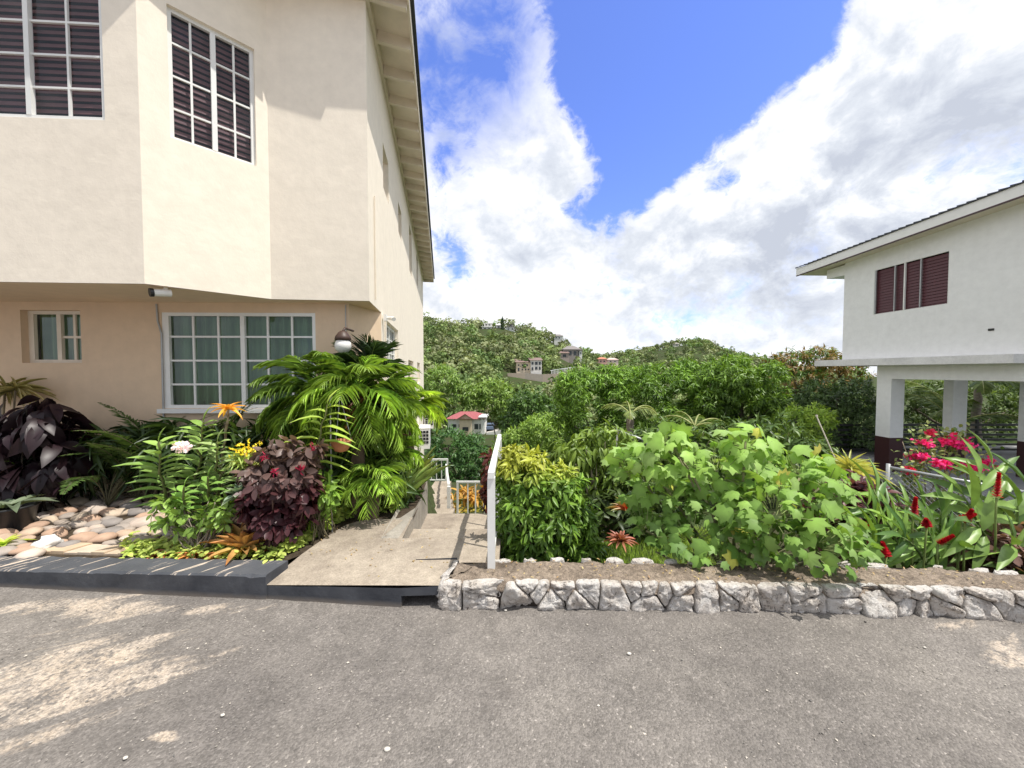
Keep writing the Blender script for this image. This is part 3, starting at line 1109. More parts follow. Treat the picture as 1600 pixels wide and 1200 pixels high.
def wp(s):
    s = np.asarray(s, float)
    x = np.interp(s, cum, wpath[:, 0])
    y = np.interp(s, cum, wpath[:, 1])
    e = 0.05
    dx = np.interp(s + e, cum, wpath[:, 0]) - np.interp(s - e, cum, wpath[:, 0])
    dy = np.interp(s + e, cum, wpath[:, 1]) - np.interp(s - e, cum, wpath[:, 1])
    L_ = np.hypot(dx, dy) + 1e-9
    return x, y, dy / L_, -dx / L_


def clip_poly(P, a, n):
    out = []
    for i in range(len(P)):
        p, q = P[i], P[(i + 1) % len(P)]
        dp, dq = np.dot(p - a, n), np.dot(q - a, n)
        if dp <= 0:
            out.append(p)
        if dp * dq < 0:
            out.append(p + (q - p) * dp / (dp - dq))
    return out


rg = random.Random(5)
seeds = []
s = 0.1
H = 0.172
while s < WL:
    w = rg.uniform(0.14, 0.28)
    if rg.random() < 0.72:
        seeds.append((s, 0.055 + rg.uniform(-.015, .015)))
        if rg.random() < 0.85:
            seeds.append((s + rg.uniform(-.05, .1), 0.140 + rg.uniform(-.025, .012)))
        if rg.random() < 0.4:
            seeds.append((s + w * .5, rg.uniform(.02, .15)))
    else:
        seeds.append((s, 0.085 + rg.uniform(-.02, .02)))
        if rg.random() < 0.35:
            seeds.append((s + w * 0.5, 0.158))
    s += w
seeds = np.array(seeds)
mb = MB()
rng2 = np.random.default_rng(3)
for i, sd_ in enumerate(seeds):
    P = [np.array(p) for p in ((max(0, sd_[0] - .4), -0.02), (min(WL, sd_[0] + .4), -0.02), (min(WL, sd_[0] + .4), H), (max(0, sd_[0] - .4), H))]
    for j, o_ in enumerate(seeds):
        if j != i and abs(o_[0] - sd_[0]) < 0.8:
            mid = (o_ + sd_) / 2
            n_ = (o_ - sd_) * np.array([1, 1.0])
            n_ = n_ / np.linalg.norm(n_)
            P = clip_poly(P, mid - n_ * 0.004, n_)
            if len(P) < 3:
                break
    if len(P) < 3:
        continue
    P = np.array(P)
    c = P.mean(0)
    # resample outline
    nn = 44
    per = np.concatenate([P, P[:1]])
    d = np.concatenate([[0], np.cumsum(np.linalg.norm(np.diff(per, axis=0), axis=1))])
    tt = np.linspace(0, d[-1], nn, endpoint=False)
    O = np.stack([np.interp(tt, d, per[:, 0]), np.interp(tt, d, per[:, 1])], 1)
    for _ in range(1):
        O = (np.roll(O, 1, 0) + np.roll(O, -1, 0) + O * 2) / 4
    size = min(1.0, np.ptp(P[:, 0]) / 0.2)
    rings = [(1.0, -0.03), (0.995, 0.012), (0.965, 0.025), (0.86, 0.031), (0.64, 0.034), (0.42, 0.036), (0.2, 0.036)]
    V = []
    tilt = rng2.normal(size=2) * 0.16
    for rs, dep in rings:
        Q = c + (O - c) * rs
        for u_, h_ in Q:
            x, y, ox, oy = wp(u_)
            nz_ = mnoise.noise((u_ * 9, h_ * 9, i * 1.7)) * 0.018 + mnoise.noise((u_ * 26, h_ * 26, i)) * 0.016 + mnoise.noise((u_ * 60, h_ * 60, i)) * 0.009
            dd = dep * (0.5 + 0.5 * size) + (nz_ + tilt[0] * (u_ - c[0]) + tilt[1] * (h_ - c[1])) * (1 if dep > 0.02 else 0.4)
            zz = h_ + 0.012 * mnoise.noise((u_ * 4, 3, 1)) * (h_ / H) + mnoise.noise((u_ * 30, h_ * 30, 7)) * 0.004
            V.append((x + ox * dd, y + oy * dd, zz))
    x, y, ox, oy = wp(c[0])
    V.append((x + ox * 0.036, y + oy * 0.036, c[1]))
    fs = []
    nr = len(rings)
    for r_ in range(nr - 1):
        for j in range(nn):
            j2 = (j + 1) % nn
            fs.append([r_ * nn + j, r_ * nn + j2, (r_ + 1) * nn + j2, (r_ + 1) * nn + j])
    tri = [[(nr - 1) * nn + j, (nr - 1) * nn + (j + 1) % nn, nr * nn] for j in range(nn)]
    b0 = len(V)
    mb.add(V, np.array(fs))
    mb.f.append(np.array(tri) + mb.n - b0)
rw = thing('stone_wall', 'low white limestone rubble wall with a rough mortar top along the road', 'wall', (q0[0], q0[1], 0))
mb.build('rubble_stones', M['limestone'], rw, smooth=True)
# mortar joint face and coping
mb = MB()
S = np.arange(0.315, WL, 0.022)
cols_ = np.linspace(0, 1, 17)
width = 0.31
V = []
for s_ in S:
    x, y, ox, oy = wp(s_)
    for c_ in cols_:
        e = 0.0 if 0.02 < c_ < 0.98 else -0.05
        z = 0.168 + 0.013 * mnoise.noise((s_ * 3.0, c_ * 1.2, 0)) + 0.015 * mnoise.noise((s_ * 14, c_ * 5, 4)) + 0.013 * mnoise.noise((s_ * 34, c_ * 11, 4)) + e
        if c_ < 0.1:
            z += 0.012 * mnoise.noise((s_ * 8, 2, 9)) - 0.014
        if c_ > 0.9:
            z += 0.022 * mnoise.noise((s_ * 7, 5, 9)) - 0.01
        off = -c_ * width + 0.012 + 0.02 * mnoise.noise((s_ * 7, 8, 1)) * (1 - c_)
        V.append((x + ox * off, y + oy * off, z))
ii = np.arange(len(V)).reshape(len(S), len(cols_))
mb.add(V, np.stack([ii[:-1, :-1].ravel(), ii[1:, :-1].ravel(), ii[1:, 1:].ravel(), ii[:-1, 1:].ravel()], 1))
mb.build('coping', M['mortar'], rw, smooth=True)
mb = MB()
for s_ in np.arange(0, WL - 0.1, 0.1):
    x, y, ox, oy = wp(s_)
    x2, y2, ox2, oy2 = wp(s_ + 0.1)
    mb.poly([(x - ox * .004, y - oy * .004, -0.05), (x2 - ox2 * .004, y2 - oy2 * .004, -0.05), (x2 - ox2 * .004, y2 - oy2 * .004, 0.155), (x - ox * .004, y - oy * .004, 0.155)])
    if s_ > 0.31:
        mb.poly([(x - ox * .29, y - oy * .29, -0.6), (x2 - ox2 * .29, y2 - oy2 * .29, -0.6), (x2 - ox2 * .29, y2 - oy2 * .29, 0.155), (x - ox * .29, y - oy * .29, 0.155)])
mb.build('joints', M['mortar_dark'], rw)
# pale stones poking out of the back of the coping
mb = MB()
for s_ in np.arange(0.5, WL - 1.5, 0.21):
    if rg.random() < 0.6:
        x, y, ox, oy = wp(s_)
        off = rg.uniform(-0.31, -0.27)
        r_ = rg.uniform(0.03, 0.075)
        a_ = np.arange(10) * 2 * math.pi / 10
        P = np.stack([x + ox * off + np.cos(a_) * r_ * 1.4, y + oy * off + np.sin(a_) * r_ * 0.55, np.full(10, 0.13)], 1)
        T_ = P.copy()
        T_[:, :2] = (T_[:, :2] - T_[:, :2].mean(0)) * 0.8 + T_[:, :2].mean(0)
        T_[:, 2] = 0.178 + np.array([0.016 * mnoise.noise((p[0] * 30, p[1] * 30, 2)) for p in P])
        fs = [[i, (i + 1) % 10, 10 + (i + 1) % 10, 10 + i] for i in range(10)] + [list(range(10, 20))]
        mb.add(np.concatenate([P, T_]), fs)
mb.build('cap_stones', M['limestone'], rw)
# ================================================================ building kit
def panel(mb, o, u, u0, u1, z0, z1, holes=(), depth=0.1, col=(1, 1, 1)):
    """upright wall skin through o along unit xy vector u (outward = u rotated -90), with openings and reveals"""
    us = sorted({u0, u1, *[h[0] for h in holes], *[h[1] for h in holes]})
    zs = sorted({z0, z1, *[h[2] for h in holes], *[h[3] for h in holes]})
    n = np.array([u[1], -u[0], 0])
    U = np.array([u[0], u[1], 0])

    def pt(a, z, d=0.0):
        return np.array([o[0], o[1], 0]) + U * a + np.array([0, 0, z]) - n * d
    for a, b in zip(us[:-1], us[1:]):
        for c, d in zip(zs[:-1], zs[1:]):
            m = ((a + b) / 2, (c + d) / 2)
            if any(h[0] < m[0] < h[1] and h[2] < m[1] < h[3] for h in holes):
                continue
            mb.poly([pt(a, c), pt(b, c), pt(b, d), pt(a, d)])
    for h in holes:
        dp = h[4] if len(h) > 4 else depth
        a, b, c, d = h[:4]
        mb.poly([pt(a, c), pt(a, c, dp), pt(b, c, dp), pt(b, c)])
        mb.poly([pt(a, d), pt(b, d), pt(b, d, dp), pt(a, d, dp)])
        mb.poly([pt(a, c), pt(a, d), pt(a, d, dp), pt(a, c, dp)])
        mb.poly([pt(b, c), pt(b, c, dp), pt(b, d, dp), pt(b, d)])


def window(parent, o, u, h, sashes, rows, depth, frame=None, glass=None, back='blind', fw=0.035, mw=0.018, label=None, slat=0.05, skip_glass=()):
    """window set depth behind the wall skin. sashes: [(f0, f1, ncols)]; frame mesh > glass, blind/curtain"""
    n = np.array([u[1], -u[0], 0])
    U = np.array([u[0], u[1], 0])
    Z = np.array([0, 0, 1.0])
    ax = [U, n, Z]
    u0, u1, z0, z1 = h[:4]
    O = np.array([o[0], o[1], 0])

    def pt(a, z, d):
        return O + U * a + Z * z - n * d
    fm = MB()
    D = depth - 0.015
    W, Hh = u1 - u0, z1 - z0

    def vb(a, w, za, zb, d=D, t=0.04):
        fm.box(pt(a, (za + zb) / 2, d), (w, t, zb - za), ax)

    def hb(z, w, a, b, d=D, t=0.04):
        fm.box(pt((a + b) / 2, z, d), (b - a, t, w), ax)
    vb(u0 + fw / 2, fw, z0, z1)
    vb(u1 - fw / 2, fw, z0, z1)
    hb(z0 + fw / 2, fw, u0 + fw, u1 - fw)
    hb(z1 - fw / 2, fw, u0 + fw, u1 - fw)
    gm = MB()
    for si, (f0, f1, nc) in enumerate(sashes):
        a, b = u0 + W * f0, u0 + W * f1
        if f0 > 0.001:
            vb(a, fw * 1.25, z0 + fw, z1 - fw, D - 0.004)
        for i in range(1, nc):
            vb(a + (b - a) * i / nc, mw, z0 + fw, z1 - fw, D + 0.004, 0.022)
        rws = rows[si] if isinstance(rows, (list, tuple)) else rows
        for i in range(1, rws):
            z = z0 + Hh * i / rws
            cuts = np.linspace(a, b, nc + 1)
            for c, d in zip(cuts[:-1], cuts[1:]):
                hb(z, mw, c + mw / 2, d - mw / 2, D + 0.004, 0.022)
        if si not in skip_glass:
            gm.poly([pt(a, z0, D + 0.012), pt(b, z0, D + 0.012), pt(b, z1, D + 0.012), pt(a, z1, D + 0.012)])
    fo = fm.build('window', frame or M['white'], parent)
    if label:
        fo['label'] = label
    if gm.v:
        gm.build('glass', glass or M['glass'], fo)
    bm_ = MB()
    if back == 'blind':
        z = z0 + 0.01
        while z < z1:
            c = pt((u0 + u1) / 2, z, D + 0.075)
            t = nrm(n * 0.42 - Z * 0.9)
            bm_.box(c, (W, 0.050, 0.004), [U, t, np.cross(U, t)])
            z += slat
        bm_.build('blind', M['blind'], fo)
    elif back == 'curtain':
        nn = int(W / 0.012)
        a = np.linspace(u0, u1, nn)
        wv = 0.03 * np.sin(a * 46 + 1.2 * np.sin(a * 7)) + 0.012 * np.sin(a * 113)
        P = np.concatenate([[pt(q, z0 - 0.1, D + 0.13 + w) for q, w in zip(a, wv)], [pt(q, z1 + 0.05, D + 0.13 + w) for q, w in zip(a, wv)]])
        bm_.add(P, np.array([[i, i + 1, nn + i + 1, nn + i] for i in range(nn - 1)]))
        bm_.build('curtain', M['curtain'], fo, smooth=True)
    elif back == 'louvre':
        z = z0 + fw + 0.02
        while z < z1 - fw:
            t = nrm(n * 0.22 - Z * 0.97)
            bm_.box(pt((u0 + u1) / 2, z, D + 0.03), (W - fw * 2, 0.1, 0.006), [U, t, np.cross(U, t)])
            z += 0.078
        bm_.build('louvre', M['louvre'], fo)
    dm = MB()
    dd = D + 0.24
    dm.poly([pt(u0 - .2, z0 - .3, dd), pt(u1 + .2, z0 - .3, dd), pt(u1 + .2, z1 + .2, dd), pt(u0 - .2, z1 + .2, dd)])
    dm.build('dark_room', M['dark'], fo)
    return fo


# ================================================================ cream house on the left
HB, HS, HE = 2.42, 5.95, 5.80
dS = nrm(ray(690, 580) * [1, 1, 0])[:2]
B_, C_, D_ = gnd(226, 443, HB)[:2], gnd(424, 467, HB)[:2], gnd(577, 470, HB)[:2]
A0 = gnd(0, 440, HB)[:2]
uA = nrm(B_ - A0)
A_ = A0 - uA * 3.5
hx = thing('house', 'cream plastered two storey house with a jutting upper floor and white windows', 'house', (-3.6, 5.4, 0.1))


def plane_uz(px, py, o, u):
    n = np.array([u[1], -u[0], 0.0])
    p = onplane(px, py, (o[0], o[1], 0), n)
    return float(np.dot(p[:2] - o, u)), float(p[2])


# upper floor, bay front
lenA = np.linalg.norm(B_ - A_)
ur, zb = plane_uz(164, 188, A_, uA)
um, _ = plane_uz(43, 180, A_, uA)
sw = ur - um
hA = (um - sw, ur, zb, zb + 5 * sw * 0.445, 0.05)
uF = nrm(C_ - B_)
lenF = np.linalg.norm(C_ - B_)
f0, zf0 = plane_uz(266, 212, B_, uF)
f1, zf1 = plane_uz(401, 262, B_, uF)
_, zt0 = plane_uz(264, 7, B_, uF)
_, zt1 = plane_uz(398, 77, B_, uF)
hF = (f0, f1, (zf0 + zf1) / 2, (zt0 + zt1) / 2, 0.09)
uG = nrm(D_ - C_)
lenG = np.linalg.norm(D_ - C_)
sideL = 13.6


def swin(x0, x1, y0a, y0b):
    a, z1_ = plane_uz(x0, y0a, D_, dS)
    b, _ = plane_uz(x1, y0a, D_, dS)
    _, z0_ = plane_uz(x0, y0b, D_, dS)
    return (a, b, z0_, z1_, 0.13)


hS = [swin(598, 606.5, 222, 290), swin(622, 627, 314, 360), swin(639, 643, 348, 420), swin(650.5, 653, 395, 440)]
mb = MB()
panel(mb, A_, uA, 0, lenA, HB, HS + .02, [hA])
panel(mb, B_, uF, 0, lenF, HB, HS + .02, [hF])
panel(mb, C_, uG, 0, lenG, HB, HS + .02)
panel(mb, D_, dS, 0, sideL, HB, HS + .02, hS)
mb.build('upper_wall', M['cream'], hx)
window(hx, A_, uA, hA, [(0, .5, 2), (.5, 1, 2)], 5, 0.05, glass=M['glass_dark'], slat=0.06)
window(hx, B_, uF, hF, [(0, .5, 2), (.5, 1, 2)], 4, 0.075, glass=M['glass_dark'], slat=0.06)
for h in hS:
    window(hx, D_, dS, h, [(0, 1, 1)], 1, 0.13, M['cream_paint'], M['glass_dark'], None, 0.05)
# lower floor
n0 = np.array([dS[1], -dS[0], 0.0])
sE = plane_uz(596, 520, D_, dS)[0]
E1 = D_ + dS * sE
uc = nrm(np.array([math.cos(math.radians(46)), math.sin(math.radians(46))]))
yf = 4.68
d545 = ray(545, 520)
# corner between front wall and splayed wall: on the 46 degree line back from E1 that projects at px 545
E0 = d545[:2] * (yf / d545[1])
uc = nrm(E1 - E0)
uL = nrm(np.array([1, 0.03]))
EL = E0 - uL * 9.0


def lz(px, py):
    return plane_uz(px, py, EL, uL)


w1a, w1z = lz(31, 484)
w1b, w1z0 = lz(128, 567)
w2a, w2z = lz(252, 488)
w2b, w2z0 = lz(495, 638)
h1 = (w1a, w1b, w1z0, w1z, 0.12)
h2 = (w2a, w2b, lz(262, 638)[1], w2z, 0.05)
hSl = [swin(604, 622, 500, 572), swin(638, 646, 562, 610), swin(652, 656, 566, 600)]
mb = MB()
panel(mb, EL, uL, 0, 9.0, -0.3, HB, [h1, h2])
panel(mb, E0, uc, 0, np.linalg.norm(E1 - E0), -0.3, HB)
mb.build('lower_wall', M['cream_shaded'], hx)
mb = MB()
panel(mb, D_, dS, sE, sideL, -5.5, HB, hSl)
mb.build('side_wall', M['cream'], hx)
window(hx, EL, uL, h1, [(0.06, .52, 1), (.52, 1, 2)], [1, 2], 0.11, M['cream_paint'], back='curtain', fw=0.04, mw=0.028)
window(hx, EL, uL, h2, [(0.03, .52, 3), (.52, 1, 3)], 4, 0.04, M['white'], back='curtain', fw=0.04, mw=0.022)
window(hx, D_, dS, hSl[0], [(0, .5, 2), (.5, 1, 2)], 3, 0.10, M['white'], M['glass_dark'], 'curtain', 0.05)
for h in hSl[1:]:
    window(hx, D_, dS, h, [(0, 1, 1)], 2, 0.12, M['cream_paint'], M['glass_dark'], None, 0.05)
# underside of the jutting floor
M['under'] = m_plaster('underside_plaster', (0.86, 0.68, 0.50), (0.6, 0.46, 0.34), 0.1, 0.3)  # lighter copy of the lower wall plaster, ground bounce put into the colour
mb = MB()
mb.poly([(*p, HB - 0.001) for p in (A_, B_, C_, D_, E1, E0, EL)][::-1])
for p, q in ((A_, B_), (B_, C_), (C_, D_)):
    pass
mb.build('floor_underside', M['under'], hx)
# sill under the big window
mb = MB()
nL = np.array([uL[1], -uL[0], 0])
mb.box(np.array([*(EL + uL * (h2[0] + h2[1]) / 2), h2[2] - 0.03]) + nL * 0.02, (h2[1] - h2[0] + 0.08, 0.07, 0.05), [np.array([*uL, 0]), nL, np.array([0, 0, 1])])
mb.build('window_sill', M['white'], hx)
# corner drip ledge and cables
mb = MB()
c0 = np.array([*(EL + uL * (w2a - 0.045)), 0]) + nL * 0.012
mb.tube([c0 + (0, 0, 2.40), c0 + (0.01, 0, 2.2), c0 + (0.05, 0, 2.05), c0 + (0.045, 0, 1.2), c0 + (0.05, 0, 0.2)], 0.010, 5)
mb.build('cable', M['grey'], hx)
mb = MB()
c1 = np.array([*(E0 - uL * 0.03), 0]) + nL * 0.012
mb.tube([c1 + (0, 0, 2.40), c1 + (0.0, 0, 1.75)], 0.006, 5)
mb.build('cable', M['grey'], hx)
for xx, ya, yb in ((583.5, 306, 466), (600.5, 492, 640)):
    mb = MB()
    a, za = plane_uz(xx, ya, D_, dS)
    _, zb_ = plane_uz(xx, yb, D_, dS)
    q = np.array([*(D_ + dS * a), 0]) + n0 * 0.015
    mb.tube([q + (0, 0, za), q + (0, 0, zb_)], 0.009, 6)
    mb.build('conduit', M['cream_paint'], hx)

# roof: unseen front eaves, outline shaped to cast the shadow on the front walls
def to_eave(p):
    t = (HE - p[2]) / L[2]
    return (p + L * t)[:2]


def on_wall(px, py, o, u):
    return onplane(px, py, (o[0], o[1], 0), np.array([u[1], -u[0], 0.0]))


fas_n = 0.46                       # eave overhang of the side wall
fc = to_eave(on_wall(553, 178, C_, uG))
g0 = to_eave(on_wall(405, 161, C_, uG))
b1 = to_eave(on_wall(411, 160, B_, uF))
b0 = to_eave(on_wall(232, 0, B_, uF))
a1 = to_eave(on_wall(212, 0, A_, uA))
a0 = to_eave(on_wall(122, 96, A_, uA))
nS2 = n0[:2]
side_off = np.dot(D_ + nS2 * fas_n, nS2)


def on_fascia(p):
    return p + nS2 * (side_off - np.dot(p, nS2))


fc = on_fascia(fc)
far = D_ + dS * (sideL + 0.35) + nS2 * fas_n
print('eave pts', fc, g0, b1, b0, a1, a0, 'D', D_, 'C', C_, 'B', B_)
adir = nrm(a0 - a1)
aL = to_eave(on_wall(-60, 128, A_, uA))
front = [to_eave(on_wall(-900, 60, A_, uA)), aL, a0, a1, b0, b1, g0, fc]
back = [D_ + dS * (sideL + 0.35) - nS2 * 9, ]
mb = MB()
wallS = D_ + dS * 0.0
fi = fc + (-nS2) * fas_n
farw = far - nS2 * fas_n
mb.poly([(*p, HE) for p in front[:-1]] + [(*fi, HE)] + [(*farw, HE)] + [(*back[0], HE)])
mb.poly([(*fi, HS), (*farw, HS), (*far, HE + 0.09), (*fc, HE + 0.09)])
mb.build('soffit', M['soffit'], hx)
mb = MB()
q = [(*fc, 0), (*far, 0)]
ax = [np.array([*dS, 0]), n0, np.array([0, 0, 1.0])]
mid = (np.array([*fc, HE + 0.09]) + np.array([*far, HE + 0.09])) / 2
lenE = np.linalg.norm(far - fc)
mb.box(mid + n0 * 0.012, (lenE, 0.024, 0.18), ax)
mb.box(np.array([*((far + farw) / 2), HE + .11]) + np.array([*dS, 0]) * .012, (0.024, fas_n, 0.22), ax)
mb.build('fascia', M['cream_paint'], hx)
mb = MB()
mb.box(np.array([*((fi + farw) / 2), HS - 0.075]) + n0 * 0.02, (lenE - .5, 0.038, 0.145), ax)
mb.build('wall_plate', M['cream_paint'], hx)
for i in range(24):
    s = 0.28 + i * 0.575
    if s > lenE - 0.2:
        break
    mb = MB()
    a = np.array([*(fi + dS * s), HS - 0.05]) + n0 * 0.041
    b = np.array([*(fc + dS * s), HE + 0.04])
    y = nrm(b - a)
    mb.box((a + b) / 2 - (0, 0, .02), (0.055, np.linalg.norm(b - a), 0.135), [np.array([*dS, 0]), y, np.cross(np.array([*dS, 0]), y)])
    mb.build('rafter', M['soffit'], hx)
mb = MB()
top = [(*p, HE + 0.20) for p in front] + [(*far, HE + 0.20), (*back[0], HE + 0.2)]
ctr1 = np.array([*(fc - nS2 * 4.2 + dS * 3.5), 7.6])
ctr2 = np.array([*(far - nS2 * 4.2 - dS * 3.5), 7.6])
for i in range(len(front) - 1):
    mb.poly([top[i], top[i + 1], ctr1])
nn_ = len(front)
mb.poly([top[nn_ - 1], top[nn_], ctr2, ctr1])
mb.poly([top[nn_], top[nn_ + 1], ctr2])
mb.poly([top[nn_ + 1], top[0], ctr1, ctr2])
for i in range(len(front) - 1):
    a, b = front[i], front[i + 1]
    mb.poly([(*a, HE), (*b, HE), (*b, HE + .2), (*a, HE + .2)])
mb.box(mid + n0 * 0.045 + (0, 0, 0.10), (lenE + .06, 0.05, 0.035), ax)
mb.build('roof', M['shingle'], hx)

# ---------------------------------------------------------------- fittings on the house
p = at(240, 457, 3.72)
t = thing('security_camera', 'small white bullet camera with a black lens under the upper floor at left', 'camera', (p[0], p[1], HB))
mb = MB()
dcam = nrm(np.array([-0.55, -0.8, -0.12]))
hd = p + (0, 0, 0.0)
mb.tube([hd + dcam * 0.005, hd - dcam * 0.13], 0.036, 14)
mb.tube([hd - dcam * 0.08 + (0, 0, 0.02), hd - dcam * 0.1 + (0, 0, max(.04, HB - hd[2]))], 0.016, 8)
mb.build('housing', M['ac'], t)
mb = MB()
mb.tube([hd + dcam * 0.03, hd + dcam * 0.002], [0.041, 0.041], 14)
mb.build('lens_hood', M['black'], t)
p = np.array([*(D_ + dS * (sE + 0.12)), 2.36]) + n0 * 0.02
t = thing('security_camera', 'tiny white camera on the sunlit corner of the side wall', 'camera', p)
mb = MB()
mb.box(p + n0 * 0.02, (0.04, 0.09, 0.09), [n0, np.array([*dS, 0]), np.array([0, 0, 1])])
mb.tube([p + n0 * 0.05, p + n0 * 0.13 + (0, -.05, -.01), p + n0 * 0.17 + (0, -0.12, -0.03)], [0.02, 0.03, 0.03], 10)
mb.build('housing', M['ac'], t)
p = at(536, 540, 4.3)
t = thing('wall_lamp', 'round white globe lamp with a brown cap on the wall above the palm', 'lamp', p)
mb = MB()
a_ = np.linspace(-math.pi / 2, math.pi / 2 * 0.55, 12)
mb.lathe(p, [(0.088 * math.cos(q), 0.088 * math.sin(q)) for q in a_], 24)
k = NT('opal')
M['opal'] = k.done(k.principled((0.85, 0.83, 0.8), 0.25))
mb.build('globe', M['opal'], t, smooth=True)
mb = MB()
mb.lathe(p, [(0.072, 0.055), (0.088, 0.066), (0.080, 0.10), (0.045, 0.15), (0.02, 0.165), (0.0, 0.165)], 20)
k = NT('cap')
M['cap'] = k.done(k.principled((0.06, 0.03, 0.02), 0.5))
mb.tube([p + (0, 0, 0.16), p + (0, 0.06, 0.20), p + (0.01, 0.26, 0.19)], 0.013, 6)
mb.build('cap', M['cap'], t, smooth=True)


def condenser(px, py, off, w, d, h, label, fan):
    s, z = plane_uz(px, py, D_, dS)
    b = np.array([*(D_ + dS * s), z])
    t = thing('air_conditioner', label, 'air conditioner', b + n0 * off)
    c = b + n0 * (off + d / 2) + (0, 0, h / 2)
    axx = [n0, np.array([*dS, 0]), np.array([0, 0, 1.0])]
    q = MB()
    q.box(c, (d, w, h), axx)
    q.box(c + (0, 0, h / 2 + .008), (d + .02, w + .02, .015), axx)
    q.box(c - n0 * (d / 2 + off / 2) - (0, 0, h * .3), (off, w * .6, 0.04), axx)
    q.build('casing', M['ac'], t)
    q = MB()
    f = c - np.array([*dS, 0]) * (w / 2 + 0.008)
    for i in range(3):
        for j in range(4):
            q.box(f + n0 * (i - 1) * d * .28 + np.array([0, 0, (j - 1.5) * h * 0.17 + h * .08]), (d * .22, 0.012, h * .12), axx)
    q.build('grille', M['dark'], t)
    if fan:
        q = MB()
        g = c + n0 * (d / 2 + 0.006)
        for r in (0.1, 0.17, 0.24):
            a = np.linspace(0, 2 * math.pi, 25)
            q.tube([g + np.array([*dS, 0]) * r * math.cos(x) + np.array([0, 0, r * math.sin(x)]) for x in a], 0.006, 4)
        q.build('fan_guard', M['grey'], t)


condenser(653.5, 698, 0.05, 0.9, 0.36, 0.70, 'white air conditioning unit with a dark grid end, mounted low on the side wall', True)
condenser(662, 668, 0.05, 0.8, 0.42, 0.62, 'farther white air conditioning unit on the side wall, above and behind the first', True)

# ================================================================ white house on the right
dR = nrm(ray(775, 580) * [1, 1, 0])[:2]
nR = np.array([-dR[1], dR[0]])          # outward, to the left


def rpt(off, Y, z):
    """point on the plane lying off metres right of the line of sight to the vanishing point"""
    return np.array([off + dR[0] / dR[1] * Y, Y, z])


rh = thing('house', 'white house on columns with a maroon louvre window and low pitched roof', 'house', rpt(11, 10.2, -1.28))
WO, YF, YN = 10.98, 12.2, 7.6
oR = rpt(WO, YF, 0)[:2]
uR = -dR                                 # along the wall towards the camera


def rz(px, py, off=WO):
    d = ray(px, py)
    # intersect with plane x = off + dR0/dR1*y
    t = off / (d[0] - dR[0] / dR[1] * d[1])
    q = d * t + np.array([0, 0, CAMZ])
    return q


def ruz(px, py):
    q = rz(px, py)
    return float(np.dot(q[:2] - oR, uR)), float(q[2])


wa, wz1 = ruz(1366, 422)
wb, wz1b = ruz(1485, 390)
_, wz0 = ruz(1365, 493)
_, wz0b = ruz(1484, 474.5)
hR = (wa, wb, (wz0 + wz0b) / 2, (wz1 + wz1b) / 2, 0.06)
mb = MB()
LR = (YF - YN) / abs(uR[1])
panel(mb, oR, uR, 0, LR, 1.94, 5.2, [hR])
fR = oR + uR * LR
panel(mb, fR, -nR, 0, 9, 1.94, 5.2)
panel(mb, oR - nR * 9, nR, 0, 9, 1.94, 5.2)
mb.build('wall', M['white_plaster'], rh)
wr = window(rh, oR, uR, hR, [(0, .45, 1), (.45, 1, 1)], 1, 0.035, M['white'], None, 'louvre', 0.025, skip_glass=(0, 1))
mb = MB()
for f in (0.035, .32, .665):
    a = oR + uR * (wa + (wb - wa) * f)
    mb.box((a[0] + nR[0] * 0.0, a[1] + nR[1] * .0, (hR[2] + hR[3]) / 2), (0.026, 0.03, hR[3] - hR[2] - .06), [np.array([*uR, 0]), np.array([*nR, 0]), np.array([0, 0, 1])])
mb.build('louvre_track', M['grey'], wr)
p = rz(1549, 515)
mb = MB()
mb.box(p + np.array([*nR, 0]) * 0.004, (0.1, 0.02, 0.05), [np.array([*uR, 0]), np.array([*nR, 0]), np.array([0, 0, 1])])
mb.build('vent', M['black'], rh)
axR = [np.array([*uR, 0]), np.array([*nR, 0]), np.array([0, 0, 1.0])]
M['slab'] = m_concrete('painted_slab', (0.84, 0.83, 0.82), (0.68, 0.67, 0.66), 2.0, 0.2)
SO = 10.6
sy0 = 600 * SO / (1582 - 775)
sy1 = 600 * SO / (1272 - 775)
s0, s1 = rpt(SO, sy0, 0)[:2], rpt(SO, sy1, 0)[:2]
mb = MB()
mb.prism([s0, s0 - nR * 9.6, s1 - nR * 9.6, s1], 1.765, 1.955)
mb.build('floor_slab', M['slab'], rh)
mb = MB()
b0_, b1_ = rpt(WO, sy0 + .1, 0)[:2], rpt(WO, 11.07, 0)[:2]
mb.prism([b0_, b0_ - nR * .35, b1_ - nR * .35, b1_], 1.387, 1.765)
mb.prism([b1_ + uR * .001 - nR * .352, b1_ - nR * 8, b1_ + uR * .4 - nR * 8, b1_ + uR * .4 - nR * .352][::-1], 1.387, 1.765)
mb.build('beam', M['white_plaster'], rh)


def column(off, Y, w, d, zsplit):
    a = rpt(off, Y, 0)[:2]
    q = MB()
    # footprint: left face at off, near edge at Y
    P = [a, a - nR * w, a - nR * w - uR * d, a - uR * d]
    q.prism(P, zsplit, 1.388)
    c = q.build('column', M['white_plaster'], rh)
    q = MB()
    g = 0.004
    P2 = [a + nR * g + uR * g, a - nR * (w + g) + uR * g, a - nR * (w + g) - uR * (d + g), a + nR * g - uR * (d + g)]
    q.prism(P2, -1.4, zsplit)
    q.build('painted_base', M['maroon'], c)


column(WO + 0.0, 10.66, 0.39, 0.405, -0.26)
column((1490.5 - 775) / 600 * 10.9, 10.9, 0.43, 0.24, -0.26)
column((1594 - 775) / 600 * 10.2, 9.8, 0.43, 0.40, -0.26)
# roof
RO = 10.5
ry0, ry1 = 5.6, 600 * RO / 465


